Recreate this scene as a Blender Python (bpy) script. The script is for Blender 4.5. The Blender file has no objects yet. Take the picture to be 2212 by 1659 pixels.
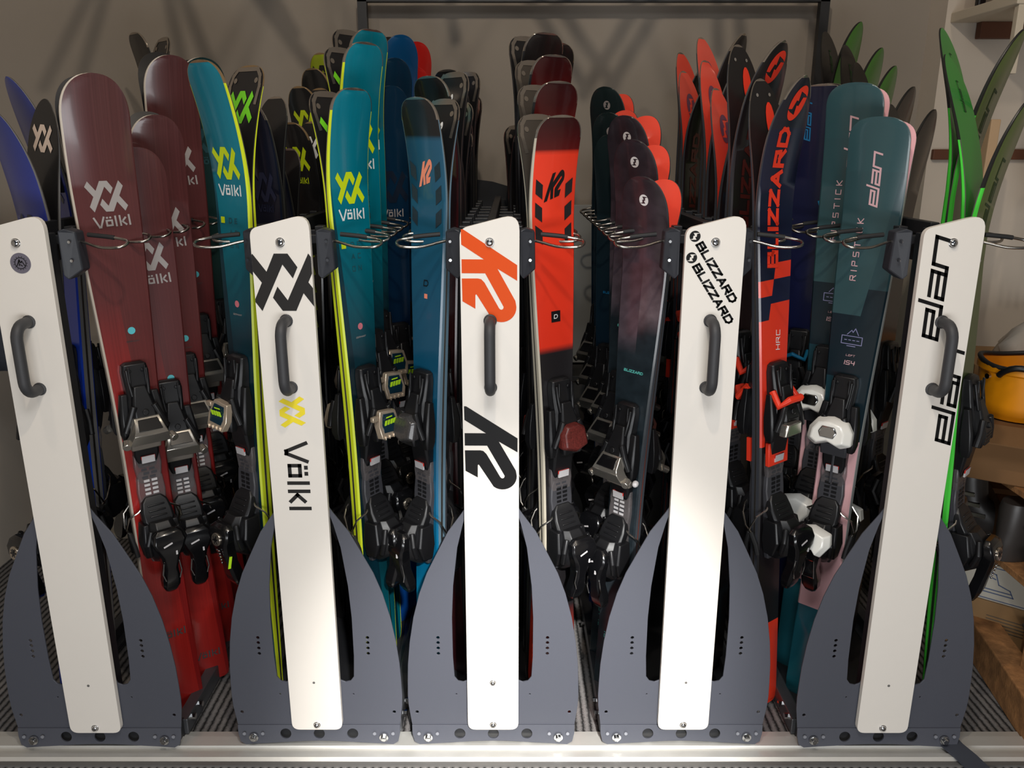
import bpy, bmesh, math, random
from mathutils import Vector, Matrix
from mathutils.geometry import tessellate_polygon
R = math.radians
random.seed(7)
sc = bpy.context.scene
C = bpy.context.collection

# ---------------------------------------------------------------- camera
FPX = 1780.0; H = 1.452; TH = R(15.9)
cd = bpy.data.cameras.new('camera'); cam = bpy.data.objects.new('camera', cd); C.objects.link(cam)
cam.location = (0, 0, H); cam.rotation_euler = (math.pi/2 - TH, 0, 0)
cd.sensor_width = 36.0; cd.lens = 36.0*FPX/2212.0; cd.clip_start = 0.05
sc.camera = cam
sc.view_settings.view_transform = 'Standard'; sc.view_settings.look = 'None'
sc.view_settings.gamma = 1.0; sc.view_settings.exposure = 0.0
sc.view_settings.use_curve_mapping = False

# ---------------------------------------------------------------- light
w = bpy.data.worlds.new('world'); sc.world = w; w.use_nodes = True
w.node_tree.nodes['Background'].inputs[0].default_value = (0.75, 0.82, 1.0, 1)
w.node_tree.nodes['Background'].inputs[1].default_value = 0.045
def area(name, loc, target, sx, sy, energy, col, spread=180):
    l = bpy.data.lights.new(name, 'AREA'); l.shape = 'RECTANGLE'; l.size = sx; l.size_y = sy
    l.energy = energy; l.color = col; l.spread = R(spread)
    o = bpy.data.objects.new(name, l); C.objects.link(o); o.location = loc
    o.rotation_euler = (Vector(target)-Vector(loc)).to_track_quat('-Z', 'Y').to_euler()
    return o
def spot(name, loc, target, energy, col, ang=60, size=0.04, blend=0.6):
    l = bpy.data.lights.new(name, 'SPOT'); l.energy = energy; l.color = col
    l.spot_size = R(ang); l.spot_blend = blend; l.shadow_soft_size = size
    o = bpy.data.objects.new(name, l); C.objects.link(o); o.location = loc
    o.rotation_euler = (Vector(target)-Vector(loc)).to_track_quat('-Z', 'Y').to_euler()
    return o
area('door_daylight', (0.15, -1.1, 0.45), (0.05, 1.75, 0.40), 1.8, 0.8, 40, (0.96, 0.98, 1.0))
area('skylight', (0.1, 0.15, 2.7), (0.05, 1.75, 0.1), 0.9, 0.5, 9, (0.94, 0.97, 1.0), 110)
spot('ceiling_spot', (0.0, 0.7, 2.95), (0, 2.7, 1.3), 48, (1.0, 0.86, 0.70), 110, 0.035)
for lx in (-1.15, 1.15): spot('ceiling_spot', (lx, 0.9, 2.95), (lx*0.75, 2.6, 1.3), 17, (1.0, 0.86, 0.70), 95, 0.05)
# sun falling through the open door on the lower middle
spot('sun_patch', (0.35, -0.9, 2.3), (0.04, 1.75, 0.12), 960, (1.0, 0.98, 0.95), 23, 0.05, 1.0)

# ---------------------------------------------------------------- helpers
def P(x, y, Y):
    u = (x-1106)/FPX; v = -(y-829.5)/FPX
    d = Vector((0, math.cos(TH), -math.sin(TH))) + u*Vector((1, 0, 0)) + v*Vector((0, math.sin(TH), math.cos(TH)))
    return Vector((0, 0, H)) + d*(Y/d.y)
def srgb(r, g, b):
    f = lambda c: (c/255/12.92) if c/255 <= 0.04045 else ((c/255+0.055)/1.055)**2.4
    return (f(r), f(g), f(b), 1)
MATS = {}
def mat(name, rgb, rough=0.5, metal=0.0, coat=0.0, noise=0.0, nscale=40, bump=0.0, bscale=300, emit=0, trans=0, alpha=1):
    if name in MATS: return MATS[name]
    m = bpy.data.materials.new(name); m.use_nodes = True; nt = m.node_tree
    b = nt.nodes['Principled BSDF']; c = srgb(*rgb)
    b.inputs['Base Color'].default_value = c; b.inputs['Roughness'].default_value = rough
    b.inputs['Metallic'].default_value = metal; b.inputs['Coat Weight'].default_value = coat
    b.inputs['Coat Roughness'].default_value = 0.08
    b.inputs['Transmission Weight'].default_value = trans; b.inputs['Alpha'].default_value = alpha
    tc = nt.nodes.new('ShaderNodeTexCoord')
    if noise:
        n = nt.nodes.new('ShaderNodeTexNoise'); n.inputs['Scale'].default_value = nscale; n.inputs['Detail'].default_value = 5
        nt.links.new(tc.outputs['Object'], n.inputs['Vector'])
        mx = nt.nodes.new('ShaderNodeMix'); mx.data_type = 'RGBA'
        mx.inputs[6].default_value = tuple(max(0, k*(1-noise)) for k in c[:3])+(1,)
        mx.inputs[7].default_value = tuple(min(1, k*(1+noise)) for k in c[:3])+(1,)
        nt.links.new(n.outputs['Fac'], mx.inputs[0]); nt.links.new(mx.outputs[2], b.inputs['Base Color'])
    if bump:
        n = nt.nodes.new('ShaderNodeTexNoise'); n.inputs['Scale'].default_value = bscale
        nt.links.new(tc.outputs['Object'], n.inputs['Vector'])
        bp = nt.nodes.new('ShaderNodeBump'); bp.inputs['Strength'].default_value = bump; bp.inputs['Distance'].default_value = 0.002
        nt.links.new(n.outputs['Fac'], bp.inputs['Height']); nt.links.new(bp.outputs['Normal'], b.inputs['Normal'])
    MATS[name] = m; return m

class MB:
    def __init__(s): s.v = []; s.f = []; s.m = []; s.uv = {}
    def add(s, vs, fs, m=0):
        o = len(s.v); s.v += [tuple(p) for p in vs]
        for f in fs: s.f.append(tuple(i+o for i in f)); s.m.append(m)
    def box(s, c, d, m=0, rot=None, taper=None):
        x, y, z = (k/2 for k in d); pts = []
        for sz in (-1, 1):
            for sx, sy in ((-1, -1), (1, -1), (1, 1), (-1, 1)):
                t = taper if (taper and sz > 0) else 1
                pts.append(Vector((sx*x*t, sy*y*t, sz*z)))
        if rot: M = Matrix.Rotation(R(rot[1]), 3, rot[0]); pts = [M@p for p in pts]
        c = Vector(c); s.add([p+c for p in pts], [(3,2,1,0),(4,5,6,7),(0,1,5,4),(1,2,6,5),(2,3,7,6),(3,0,4,7)], m)
    def hull(s, a, b, m=0):        # two equal-length rings -> closed solid
        n = len(a); s.add(list(a)+list(b), [tuple(range(n))[::-1], tuple(range(n, 2*n))]+[(i, (i+1)%n, n+(i+1)%n, n+i) for i in range(n)], m)
    def loft(s, rings, m=0):
        n = len(rings[0]); vs = [p for r in rings for p in r]; fs = [tuple(range(n))[::-1], tuple(range(n*(len(rings)-1), n*len(rings)))]
        for k in range(len(rings)-1):
            for i in range(n): fs.append((k*n+i, k*n+(i+1)%n, (k+1)*n+(i+1)%n, (k+1)*n+i))
        s.add(vs, fs, m)
    def tube(s, path, r, n=8, m=0, r2=None):
        path = [Vector(p) for p in path]; rings = []; up = None
        for i, p in enumerate(path):
            t = (path[min(i+1, len(path)-1)]-path[max(i-1, 0)]).normalized()
            if up is None: up = t.orthogonal().normalized()
            up = (up - t*up.dot(t)).normalized(); sd = t.cross(up)
            rr = r if r2 is None else r+(r2-r)*i/(len(path)-1)
            rings.append([p+(up*math.cos(2*math.pi*k/n)+sd*math.sin(2*math.pi*k/n))*rr for k in range(n)])
        s.loft(rings, m)
    def disc(s, c, nrm, r, h, n=20, m=0, dome=0):
        c = Vector(c); nrm = Vector(nrm).normalized(); 
        if dome: s.loft([[c+q for q in ring(nrm, r*k, n)] for k in (1,)] + [[c+nrm*h*a+q for q in ring(nrm, r*k, n)] for a, k in ((0.5, 0.98), (0.85, 0.75), (1.0, 0.35))], m)
        else: s.tube([c, c+nrm*h], r, n, m)
    def prism(s, outer, holes, fn, d, m=0, ms=None):   # fn(x,y,depth)->3d
        loops = [outer]+list(holes); flat = [p for l in loops for p in l]
        tris = tessellate_polygon([[Vector((p[0], p[1], 0)) for p in l] for l in loops])
        n = len(flat); s.add([fn(p[0], p[1], 0) for p in flat]+[fn(p[0], p[1], d) for p in flat],
                             [tuple(t) for t in tris]+[tuple(i+n for i in t[::-1]) for t in tris], m)
        o = 0
        for l in loops:
            k = len(l); a = [fn(p[0], p[1], 0) for p in l]; b = [fn(p[0], p[1], d) for p in l]
            s.add(a+b, [(i, (i+1)%k, k+(i+1)%k, k+i) for i in range(k)], m if ms is None else ms)
    def build(s, name, mats, parent=None, smooth=None, bevel=0, seg=2, fixn=True):
        me = bpy.data.meshes.new(name); me.from_pydata(s.v, [], s.f)
        mats = mats if isinstance(mats, (list, tuple)) else [mats]
        for m in mats: me.materials.append(m)
        for p, k in zip(me.polygons, s.m): p.material_index = k
        if fixn:
            bm = bmesh.new(); bm.from_mesh(me); bmesh.ops.remove_doubles(bm, verts=bm.verts, dist=1e-5)
            bmesh.ops.recalc_face_normals(bm, faces=bm.faces); bm.to_mesh(me); bm.free()
        if smooth is not None:
            me.shade_smooth(); me.set_sharp_from_angle(angle=R(smooth))
        o = bpy.data.objects.new(name, me); C.objects.link(o)
        if bevel:
            b = o.modifiers.new('bevel', 'BEVEL'); b.width = bevel; b.segments = seg; b.limit_method = 'ANGLE'; b.angle_limit = R(35)
        if parent is not None: o.parent = parent
        return o
def ring(nrm, r, n):
    a = nrm.orthogonal().normalized(); b = nrm.cross(a)
    return [(a*math.cos(2*math.pi*k/n)+b*math.sin(2*math.pi*k/n))*r for k in range(n)]
def tag(o, label=None, cat=None, group=None, kind=None):
    if label: o['label'] = label
    if cat: o['category'] = cat
    if group: o['group'] = group
    if kind: o['kind'] = kind
    return o
def empty(name, loc=(0,0,0)):
    o = bpy.data.objects.new(name, None); C.objects.link(o); o.location = loc; o.empty_display_size = 0.1; return o
def struct(mb, name, m, **k):
    o = mb.build(name, m, **k); o['kind'] = 'structure'; return o
def circ(cx, cy, r, n=16): return [(cx+r*math.cos(2*math.pi*k/n), cy+r*math.sin(2*math.pi*k/n)) for k in range(n)]
def rounded(pts, rad, n=6):
    out = []; k = len(pts)
    for i in range(k):
        p = Vector(pts[i]).to_2d(); a = Vector(pts[i-1]).to_2d(); b = Vector(pts[(i+1)%k]).to_2d()
        r = rad[i] if isinstance(rad, (list, tuple)) else rad
        if r <= 0: out.append(tuple(p)); continue
        da = (a-p).normalized(); db = (b-p).normalized(); ang = da.angle(db); t = min(r/math.tan(ang/2), (a-p).length*.49, (b-p).length*.49)
        p0 = p+da*t; p1 = p+db*t
        for j in range(n+1):
            q = j/n; out.append(tuple((1-q)**2*p0+2*q*(1-q)*p+q*q*p1))
    return out

# ---------------------------------------------------------------- 2d marks: lists of triangles
def tri_poly(pts):
    return [[pts[i] for i in t] for t in tessellate_polygon([[Vector((p[0], p[1], 0)) for p in pts]])]
def strokes(lines, t, shear=0, ext=True):
    out = []
    for l in lines:
        for (a, b) in zip(l[:-1], l[1:]):
            a = Vector(a); b = Vector(b); d = (b-a).normalized(); n = Vector((-d.y, d.x))*t/2; e = d*t/2 if ext else d*0
            q = [a-e+n, a-e-n, b+e-n, b+e+n]; q = [(p.x+shear*p.y, p.y) for p in q]
            out += [[q[0], q[1], q[2]], [q[0], q[2], q[3]]]
    return out
def norm(tris, h=None, w=None):
    xs = [p[0] for t in tris for p in t]; ys = [p[1] for t in tris for p in t]
    cx = (min(xs)+max(xs))/2; cy = (min(ys)+max(ys))/2; k = (h/(max(ys)-min(ys))) if h else (w/(max(xs)-min(xs)))
    return [[((p[0]-cx)*k, (p[1]-cy)*k) for p in t] for t in tris]
def xform(tris, dx=0, dy=0, rot=0, s=1, sx=1):
    c, n = math.cos(R(rot)), math.sin(R(rot))
    return [[(p[0]*sx*s*c-p[1]*s*n+dx, p[0]*sx*s*n+p[1]*s*c+dy) for p in t] for t in tris]
def clipx(tris, lo, hi):
    out = []
    for t in tris:
        poly = list(t)
        for lim, sg in ((lo, 1), (hi, -1)):
            res = []
            for i in range(len(poly)):
                a, b = poly[i], poly[(i+1)%len(poly)]; ia = (a[0]-lim)*sg >= 0; ib = (b[0]-lim)*sg >= 0
                if ia: res.append(a)
                if ia != ib:
                    k = (lim-a[0])/(b[0]-a[0]); res.append((lim, a[1]+k*(b[1]-a[1])))
            poly = res
            if len(poly) < 3: break
        for i in range(1, len(poly)-1): out.append([poly[0], poly[i], poly[i+1]])
    return out
def flip(pts): return [(x, -y) for x, y in pts]
xa = [(135,648),(313,897),(432,648),(622,648),(746,835),(672,990),(541,798),(213,1450),(113,1305),(236,1050),(49,789)]
xb = [(1120-x, 2095-y) for x, y in xa]
XX = norm(tri_poly(flip(xa))+tri_poly(flip(xb)), h=1.0)
k2 = [(115,285),(145,285),(880,770),(880,985),(610,820),(855,1265)]
k2 += [(662+208*math.cos(R(a)), 1360+205*math.sin(R(a))) for a in range(-15, 141, 12)]
k2 += [(325,1185),(312,1171),(302,1185),(300,1375),(122,1270),(118,953),(340,953),(385,963),(430,1010),(630,1370),(645,1385),(665,1390),(685,1378),(693,1350),(440,882),(118,880),(118,690),(425,692),(118,490)]
K2V = norm(tri_poly(flip(k2)), w=1.0)          # reads downwards
K2H = xform(K2V, rot=90); K2H = norm(K2H, h=1.0); K2S = norm(xform(K2H, sx=.5, rot=0), h=1.0); K2S = [[(p[0], p[1]+.35*p[0]) for p in t] for t in K2S]
ELAN = norm(strokes([[(2.4,0),(0,0),(0,1),(1.9,1),(1.9,.5),(0,.5)], [(2.4,0),(2.4,1.6)],
    [(2.95,1),(4.7,1),(4.7,0)], [(4.7,.5),(2.95,.5),(2.95,0),(5.2,0),(5.2,1),(7.1,1),(7.1,0)]], .27, .3), w=1.0)
VG = [[(0,1),(.42,0),(.55,0),(.97,1)], [(1.2,.1),(1.2,.62),(1.75,.62),(1.75,.1),(1.2,.1)], [(1.3,.93),(1.32,.93)], [(1.63,.93),(1.65,.93)],
      [(2.15,0.02),(2.15,.98)], [(2.6,0.02),(2.6,.98)], [(3.15,.75),(2.8,.4),(3.15,.05)], [(3.55,0.02),(3.55,.98)]]
VOLKL = norm(strokes([g for g in VG], .19, 0), w=1.0)
BG = {'B': [[(0,0),(0,1),(.8,1),(.8,.52),(0,.52)],[(.8,.52),(.92,.45),(.92,0),(0,0)]], 'L': [[(0,1),(0,0),(.8,0)]], 'I': [[(0,0),(0,1)]],
      'Z': [[(0,1),(.85,1),(0,0),(.85,0)]], 'A': [[(0,0),(.45,1),(.9,0)],[(.3,.3),(.7,.3)]], 'R': [[(0,0),(0,1),(.8,1),(.85,.5),(0,.5)],[(.45,.5),(.9,0)]],
      'D': [[(0,0),(0,1),(.7,1),(.95,.7),(.95,.3),(.7,0),(0,0)]], 'E': [[(.8,1),(0,1),(0,0),(.8,0)],[(0,.5),(.7,.5)]], 'K': [[(0,0),(0,1)],[(.8,1),(.1,.5),(.8,0)]],
      'C': [[(.8,1),(0,1),(0,0),(.8,0)]], 'P': [[(0,0),(0,1),(.8,1),(.8,.5),(0,.5)]], 'S': [[(.8,1),(0,1),(0,.5),(.8,.5),(.8,0),(0,0)]], 'T': [[(0,1),(.9,1)],[(.45,1),(.45,0)]],
      'O': [[(0,0),(0,1),(.8,1),(.8,0),(0,0)]], 'N': [[(0,0),(0,1),(.8,0),(.8,1)]], ' ': [], 'H': [[(0,0),(0,1)],[(.8,0),(.8,1)],[(0,.5),(.8,.5)]],
      '1': [[(0,0),(0,1)]], '5': [[(.8,1),(0,1),(0,.5),(.8,.5),(.8,0),(0,0)]], '4': [[(.7,0),(.7,1)],[(0,1),(0,.45),(.8,.45)]], 'F': [[(.8,1),(0,1),(0,0)],[(0,.5),(.7,.5)]],
      '3': [[(0,1),(.8,1),(.8,0),(0,0)],[(.2,.5),(.8,.5)]], 'M': [[(0,0),(0,1),(.45,.4),(.9,1),(.9,0)]], 'G': [[(.8,1),(0,1),(0,0),(.8,0),(.8,.5),(.5,.5)]], 'Y': [[(0,1),(.4,.5),(.8,1)],[(.4,.5),(.4,0)]],
      'V': [[(0,1),(.4,0),(.8,1)]], 'U': [[(0,1),(0,0),(.8,0),(.8,1)]], '0': [[(0,0),(0,1),(.6,1),(.6,0),(0,0)]]}
def word(sx, t=.2, wide=1.15, gap=.42, shear=.12):
    L = []; x = 0
    for ch in sx:
        g = BG.get(ch, []); ww = max([p[0] for l in g for p in l], default=.4)*wide
        L += [[(p[0]*wide+x, p[1]) for p in l] for l in g]; x += ww+gap
    return norm(strokes(L, t, shear), w=1.0)
BLIZ = word('BLIZZARD', .34, 1.2, .46, .1)
RIM = strokes([[(-.047,-.035),(-.051,.0),(-.046,.022),(-.034,.036),(.034,.036),(.046,.022),(.051,.0),(.047,-.035)]], .009)+xform(tri_poly(circ(0,0,1,10)), -.036, .012, 0, .006)+xform(tri_poly(circ(0,0,1,10)), .036, .012, 0, .006)
RIV = xform(tri_poly(circ(0,0,1,10)), -.02, 0, 0, .004)+xform(tri_poly(circ(0,0,1,10)), .02, 0, 0, .004)
def arc(r, a0, a1, n=12): return [(r*math.cos(R(a0+(a1-a0)*i/n)), r*math.sin(R(a0+(a1-a0)*i/n))) for i in range(n+1)]
ba = arc(1, 25, 205)+[(-.55,-.28),(-.15,-.1),(-.42,.55),(.1,.72),(.55,.55),(.86,.3)]
ba = arc(1, 35, 212, 14)+[(-.35,-.42),(-.3,.1),(-.02,.12),(-.3,.62),(.45,.62)]
BLOGO = tri_poly(ba)+tri_poly([(-x, -y) for x, y in ba])
DISC = tri_poly(circ(0, 0, 1, 14))
SQ = [[(-.5,-.5),(.5,-.5),(.5,.5)],[(-.5,-.5),(.5,.5),(-.5,.5)]]
def frame_marks(): return strokes([[(-.5,-.2),(.5,-.2),(.5,.2),(-.5,.2),(-.5,-.2)], [(-.25,.28),(-.05,.5),(.02,.4),(.12,.6),(.3,.28)], [(-.2,-.3),(.2,-.3)], [(-.35,0),(-.25,0)],[(-.15,0),(-.05,0)],[(.05,0),(.15,0)],[(.25,0),(.35,0)]], .035)

# ---------------------------------------------------------------- common materials
white = mat('white_laminate', (236,229,219), .42, noise=.01)
plate_m = mat('slate_powder_coat', (76,78,87), .5, noise=.05, nscale=600, bump=.25, bscale=1500)
blk = mat('black_plastic', (20,20,22), .4, noise=.15, nscale=60)
blk2 = mat('black_gloss_plastic', (14,14,16), .22, coat=.3)
dgrey = mat('charcoal_plastic', (62,62,66), .4)
rub = mat('black_rubber', (30,30,31), .6)
steel = mat('steel_wire', (170,165,158), .25, metal=1)
chrome = mat('chrome', (205,205,205), .12, metal=1)
blackm = mat('black_steel', (34,35,38), .45, noise=.1)
ink = mat('black_vinyl', (22,21,21), .45)
alu = mat('aluminium', (214,212,206), .42, metal=.45, noise=.06, nscale=25)
for m_ in (ink, mat('orange_vinyl', (228,82,20), .5), mat('charcoal_vinyl', (44,42,41), .45), mat('yellow_vinyl', (250,228,60), .3)): m_.node_tree.nodes['Principled BSDF'].inputs['Specular IOR Level'].default_value = .15
handle_m = mat('handle_grip', (58,58,60), .55, bump=.15, bscale=900)

# ---------------------------------------------------------------- room
YB = 3.02; XR = 1.46; XL = -1.85
def wallmat(name, rgb):
    m = mat(name, rgb, .85, noise=.05, nscale=3, bump=.15, bscale=60); return m
wm = wallmat('grey_wall_paint', (150,141,130)); wr = wallmat('pale_wall_paint', (205,194,180))
b = MB(); b.box((-.2, YB+.05, 1.5), (3.6, .1, 3.2)); struct(b, 'wall_back', wm)
b = MB(); b.box((2.25, 1.2, 1.5), (.1, 3.7, 3.2)); struct(b, 'wall_right', wr)
b = MB(); b.box((1.41+.42, 2.98, 1.5), (.84, .16, 3.2)); struct(b, 'wall_pier', wr)
b = MB(); b.box((XL-.05, 1.2, 1.5), (.1, 3.6, 3.2)); struct(b, 'wall_left', wr)
b = MB(); b.box((.15, 1.9, 3.15), (4.3, 2.4, .1)); struct(b, 'ceiling', wallmat('ceiling_paint', (190,184,176)))
def carpet():
    m = bpy.data.materials.new('ribbed_carpet'); m.use_nodes = True; nt = m.node_tree; bs = nt.nodes['Principled BSDF']; bs.inputs['Roughness'].default_value = .95
    tc = nt.nodes.new('ShaderNodeTexCoord'); sx = nt.nodes.new('ShaderNodeSeparateXYZ'); nt.links.new(tc.outputs['Object'], sx.inputs[0])
    nz = nt.nodes.new('ShaderNodeTexNoise'); nz.inputs['Scale'].default_value = 90; nz.inputs['Detail'].default_value = 3; nt.links.new(tc.outputs['Object'], nz.inputs['Vector'])
    def mth(op, a, bb=None):
        n = nt.nodes.new('ShaderNodeMath'); n.operation = op
        for i, q in enumerate((a, bb)):
            if q is None: continue
            if isinstance(q, (int, float)): n.inputs[i].default_value = q
            else: nt.links.new(q, n.inputs[i])
        return n.outputs[0]
    wob = mth('MULTIPLY', nz.outputs['Fac'], 2.6)
    s1 = mth('SINE', mth('ADD', mth('MULTIPLY', sx.outputs[0], 2*math.pi/.0195), wob))
    hgt = mth('ADD', mth('MULTIPLY', s1, .5), .5)
    hh = mth('POWER', hgt, .55)
    n2 = nt.nodes.new('ShaderNodeTexNoise'); n2.inputs['Scale'].default_value = 420; n2.inputs['Detail'].default_value = 4; nt.links.new(tc.outputs['Object'], n2.inputs['Vector'])
    h3 = mth('MULTIPLY', hh, mth('ADD', n2.outputs['Fac'], .35))
    cr = nt.nodes.new('ShaderNodeValToRGB'); cr.color_ramp.elements[0].position = .12; cr.color_ramp.elements[0].color = srgb(34,33,33)
    cr.color_ramp.elements[1].position = .95; cr.color_ramp.elements[1].color = srgb(150,146,144); nt.links.new(h3, cr.inputs[0]); nt.links.new(cr.outputs[0], bs.inputs['Base Color'])
    bp = nt.nodes.new('ShaderNodeBump'); bp.inputs['Strength'].default_value = .8; bp.inputs['Distance'].default_value = .006
    nt.links.new(h3, bp.inputs['Height']); nt.links.new(bp.outputs['Normal'], bs.inputs['Normal']); return m
b = MB(); b.box((.15, .95, -.05), (4.3, 4.3, .1)); struct(b, 'floor', carpet())
b = MB(); b.box((-.2, 2.975, .045), (3.3, .05, .09)); b.box((-.2, 2.93, .012), (3.3, .05, .024)); struct(b, 'baseboard_back', mat('old_white_trim', (190,182,168), .6, noise=.2, nscale=12), bevel=.004)
b = MB()
b.prism([(1.695,0.0),(1.695,.004),(1.703,.010),(1.716,.010),(1.720,.005),(1.738,.005),(1.741,.012),(1.775,.012),(1.782,.006),(1.80,.006),(1.803,0)], [], lambda y, z, d: (XL+.02+d, y, z), 3.28)
sill = struct(b, 'trim_1', alu, smooth=30)
b = MB(); b.box((-.2,1.686,.002),(3.28,.012,.006)); struct(b, 'trim_2', mat('dull_edge_strip', (120,118,115), .5, metal=.4))

# ---------------------------------------------------------------- rack units
D = 1.75
def zz(y, Y=D): return H - Y*math.tan(TH+math.atan((y-829.5)/FPX))
half = [(.188,0.004),(.2,.02),(.2035,.0625),(.2105,.12),(.2116,.149),(.2105,.19),(.2084,.2375),(.202,.30),(.191,.367),(.1749,.431),(.1555,.486),(.129,.541),(.1029,.594),(.0698,.641),(.04,.69)]
lip_z = .064
upper = [(x, z) for x, z in half if z > .063]
outer = [(-.2035, lip_z)]+[(-x, z) for x, z in upper]+[(x, z) for x, z in upper[::-1]]+[(.2035, lip_z)]
slot = [(.0575,.205),(.062,.193),(.0735,.188),(.086,.191),(.0945,.203),(.0975,.26),(.0977,.367),(.0934,.452),(.0816,.553),(.0675,.613),(.052,.665),(.0575,.6)]
holes = [slot, [(-x, z) for x, z in slot]]
for sgn in (-1, 1):
    for z in (.312,.298,.283,.268): holes.append(circ(sgn*.133, z, .0042, 10))
    holes.append(circ(sgn*.091, .153, .0021, 8)); holes.append(circ(sgn*.19, .101, .0042, 10))
post_out = rounded([(-.0625,.063),(.0625,.063),(.0625,1.325),(-.0625,1.293)], [.02,.02,.028,.022])

def decal(tris, name, m, parent, y=-.0145, x0=0, z0=0, clip=.0622):
    b = MB(); t = clipx(xform(tris, x0, z0), -clip, clip)
    for q in t: b.add([(p[0], y, p[1]) for p in q], [(0,1,2)])
    return b.build(name, m, parent, fixn=False)
def hook(parent, side, Y, z, L=.09, ang=0, drop=0):
    b = MB(); sx = side
    pts = [(sx*.06,Y,z),(sx*.10,Y-.012,z-.002),(sx*.145,Y-.03,z-.012),(sx*.185,Y-.038,z-.012),(sx*.20,Y-.03,z-.008),(sx*.202,Y-.018,z-.002),(sx*.19,Y-.008,z+.002),(sx*.155,Y-.006,z+.008),(sx*.11,Y-.002,z+.012)]
    sm = []
    for i in range(len(pts)-1):
        for k in range(3):
            p = [Vector(pts[max(0, min(len(pts)-1, i+j-1))]) for j in range(4)]; t = k/3
            sm.append(.5*((2*p[1])+(-p[0]+p[2])*t+(2*p[0]-5*p[1]+4*p[2]-p[3])*t*t+(-p[0]+3*p[1]-3*p[2]+p[3])*t**3))
    sm.append(Vector(pts[-1])); b.tube(sm, .0032, 8, 0)
    o = b.build('hook', [steel], parent, smooth=60)
    b = MB(); b.tube([sm[-5], sm[-4], sm[-2], sm[-1]], .005, 8); b.build('rubber_sleeve', rub, o, smooth=60)
UX = [-1.029, -.484, -.0468, .425, .915]
RACKN = ['round-sticker', 'crossed-emblem', 'orange-monogram', 'slanted-lettering', 'vertical-lettering']
RLAB = ['white post rack on slate foot, plain but for a round grey sticker',
        'white post rack on slate foot with dark crossed emblem and yellow one below',
        'white post rack on slate foot with orange and black monogram, middle of the five',
        'white post rack on slate foot with two slanted black words near its top',
        'white post rack on slate foot with black lettering running up beside the handle']
orange = mat('orange_vinyl', (230,84,24), .45); yellow = mat('yellow_vinyl', (250,228,60), .3)
for ui, ux in enumerate(UX):
    r = empty('ski_rack', (ux, D-(.012 if ui in (0, 4) else 0), 0)); tag(r, RLAB[ui], 'ski rack', 'pull-out ski racks in a line')
    # foot plate
    b = MB(); b.prism(outer, holes, lambda x, z, d: (x, .004+d, z), .004)
    b.build('foot_plate', plate_m, r, bevel=.0007, seg=1)
    lip = [(-.2035, lip_z),(-.203,.03),(-.198,.008),(-.185,-.0)]
    n = 10; lip += [(-.185+.37*i/n, .002+.008*math.sin(math.pi*i/n)**2) for i in range(1, n)]
    lip += [(.185,-.0),(.198,.008),(.203,.03),(.2035, lip_z)]
    lh = [circ(k*.084, .033, .0138, 20) for k in (-1, 0, 1)]
    b = MB(); b.prism([(x, z+.012) if z < .05 else (x, z) for x, z in lip], [[(x, z+.008) for x, z in h] for h in lh], lambda x, z, d: (x, -.004-(lip_z-z)*.12+.006+d, z), .004)
    lp = b.build('lip', plate_m, r, bevel=.0006, seg=1)
    for sg in (-1, 1):
        b = MB(); b.disc((sg*.163, -.004, .035), (0,-1,0), .0115, .005, 20); b.disc((sg*.163, -.009, .035), (0,-1,0), .0075, .006, 6); b.build('bolt', chrome, r, bevel=.0008)
        for dx in (-.023, .023):
            b = MB(); b.disc((sg*.163+dx, -.0045, .045), (0,-1,0), .0042, .0025, 10); b.build('rivet', mat('pale_rivet', (150,152,160), .4, metal=.3), r)
    b = MB(); b.box((0,.035,.03),(.38,.04,.05)); b.build('hole_backing', blackm, r)  # black box added behind the lip to keep its holes dark
    # post
    b = MB(); b.prism(post_out, [], lambda x, z, d: (x, -.014+d, z), .014); b.build('post', white, r, bevel=.0022, seg=3, smooth=40)
    for z, rr in ((zz(522), .0085), (.078, .0075)) + (((zz(1467), .0065),) if ui == 2 else ()):
        b = MB(); b.disc((0, -.014, z), (0,-1,0), rr*1.15, .0015, 20); b.disc((0, -.0155, z), (0,-1,0), rr, .006, 16, dome=1); b.disc((0,-.0214,z),(0,-1,0), rr*.35, .0006, 6); b.build('screw', chrome, r, smooth=50)
    if ui != 2:
        b = MB(); b.disc((0,-.0139,zz(1467)),(0,-1,0),.0032,.0008,12); b.build('screw_hole', mat('hole_grey', (110,108,104), .5), r)
    # handle
    b = MB(); zc = 1.024; hh = .0745; dp = .052; pts = []
    pts.append((0,-.014,zc+hh))
    for a in range(0, 91, 15): pts.append((0, -.014-dp+.03-.03*math.sin(R(a)), zc+hh-.03+.03*math.cos(R(a))))
    for a in range(0, 91, 15): pts.append((0, -.014-dp+.03-.03*math.cos(R(a)), zc-hh+.03-.03*math.sin(R(a))))
    pts.append((0,-.014,zc-hh)); b.tube(pts, .0118, 16); h = b.build('handle', handle_m, r, smooth=60)
    for e in (1, -1):
        b = MB(); b.disc((0,-.0138,zc+e*hh),(0,-1,0),.0145,.006,18,dome=1); b.build('handle_foot', handle_m, h, smooth=50)
    # decals
    if ui == 0:
        s = MB(); s.disc((.003,-.0141,zz(565)),(0,-1,0),.0215,.0006,32); o = s.build('sticker', mat('silver_sticker', (128,124,138), .3, metal=.4), r)
        s = strokes([arc(.72,0,360,24)], .09)+strokes([[(-.5,-.35),(-.12,.45),(.05,.05),(.2,.25),(.55,-.35)],[(-.12,.45),(-.2,-.3)],[(-.05,-.2),(.2,-.35)]], .12)
        s += [t for a in range(0, 360, 24) for t in xform(SQ, .86*math.cos(R(a)), .86*math.sin(R(a)), a, .1)]
        decal(xform(s, s=.016), 'sticker_print', ink, o, y=-.0149, x0=.003, z0=zz(565))
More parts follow.
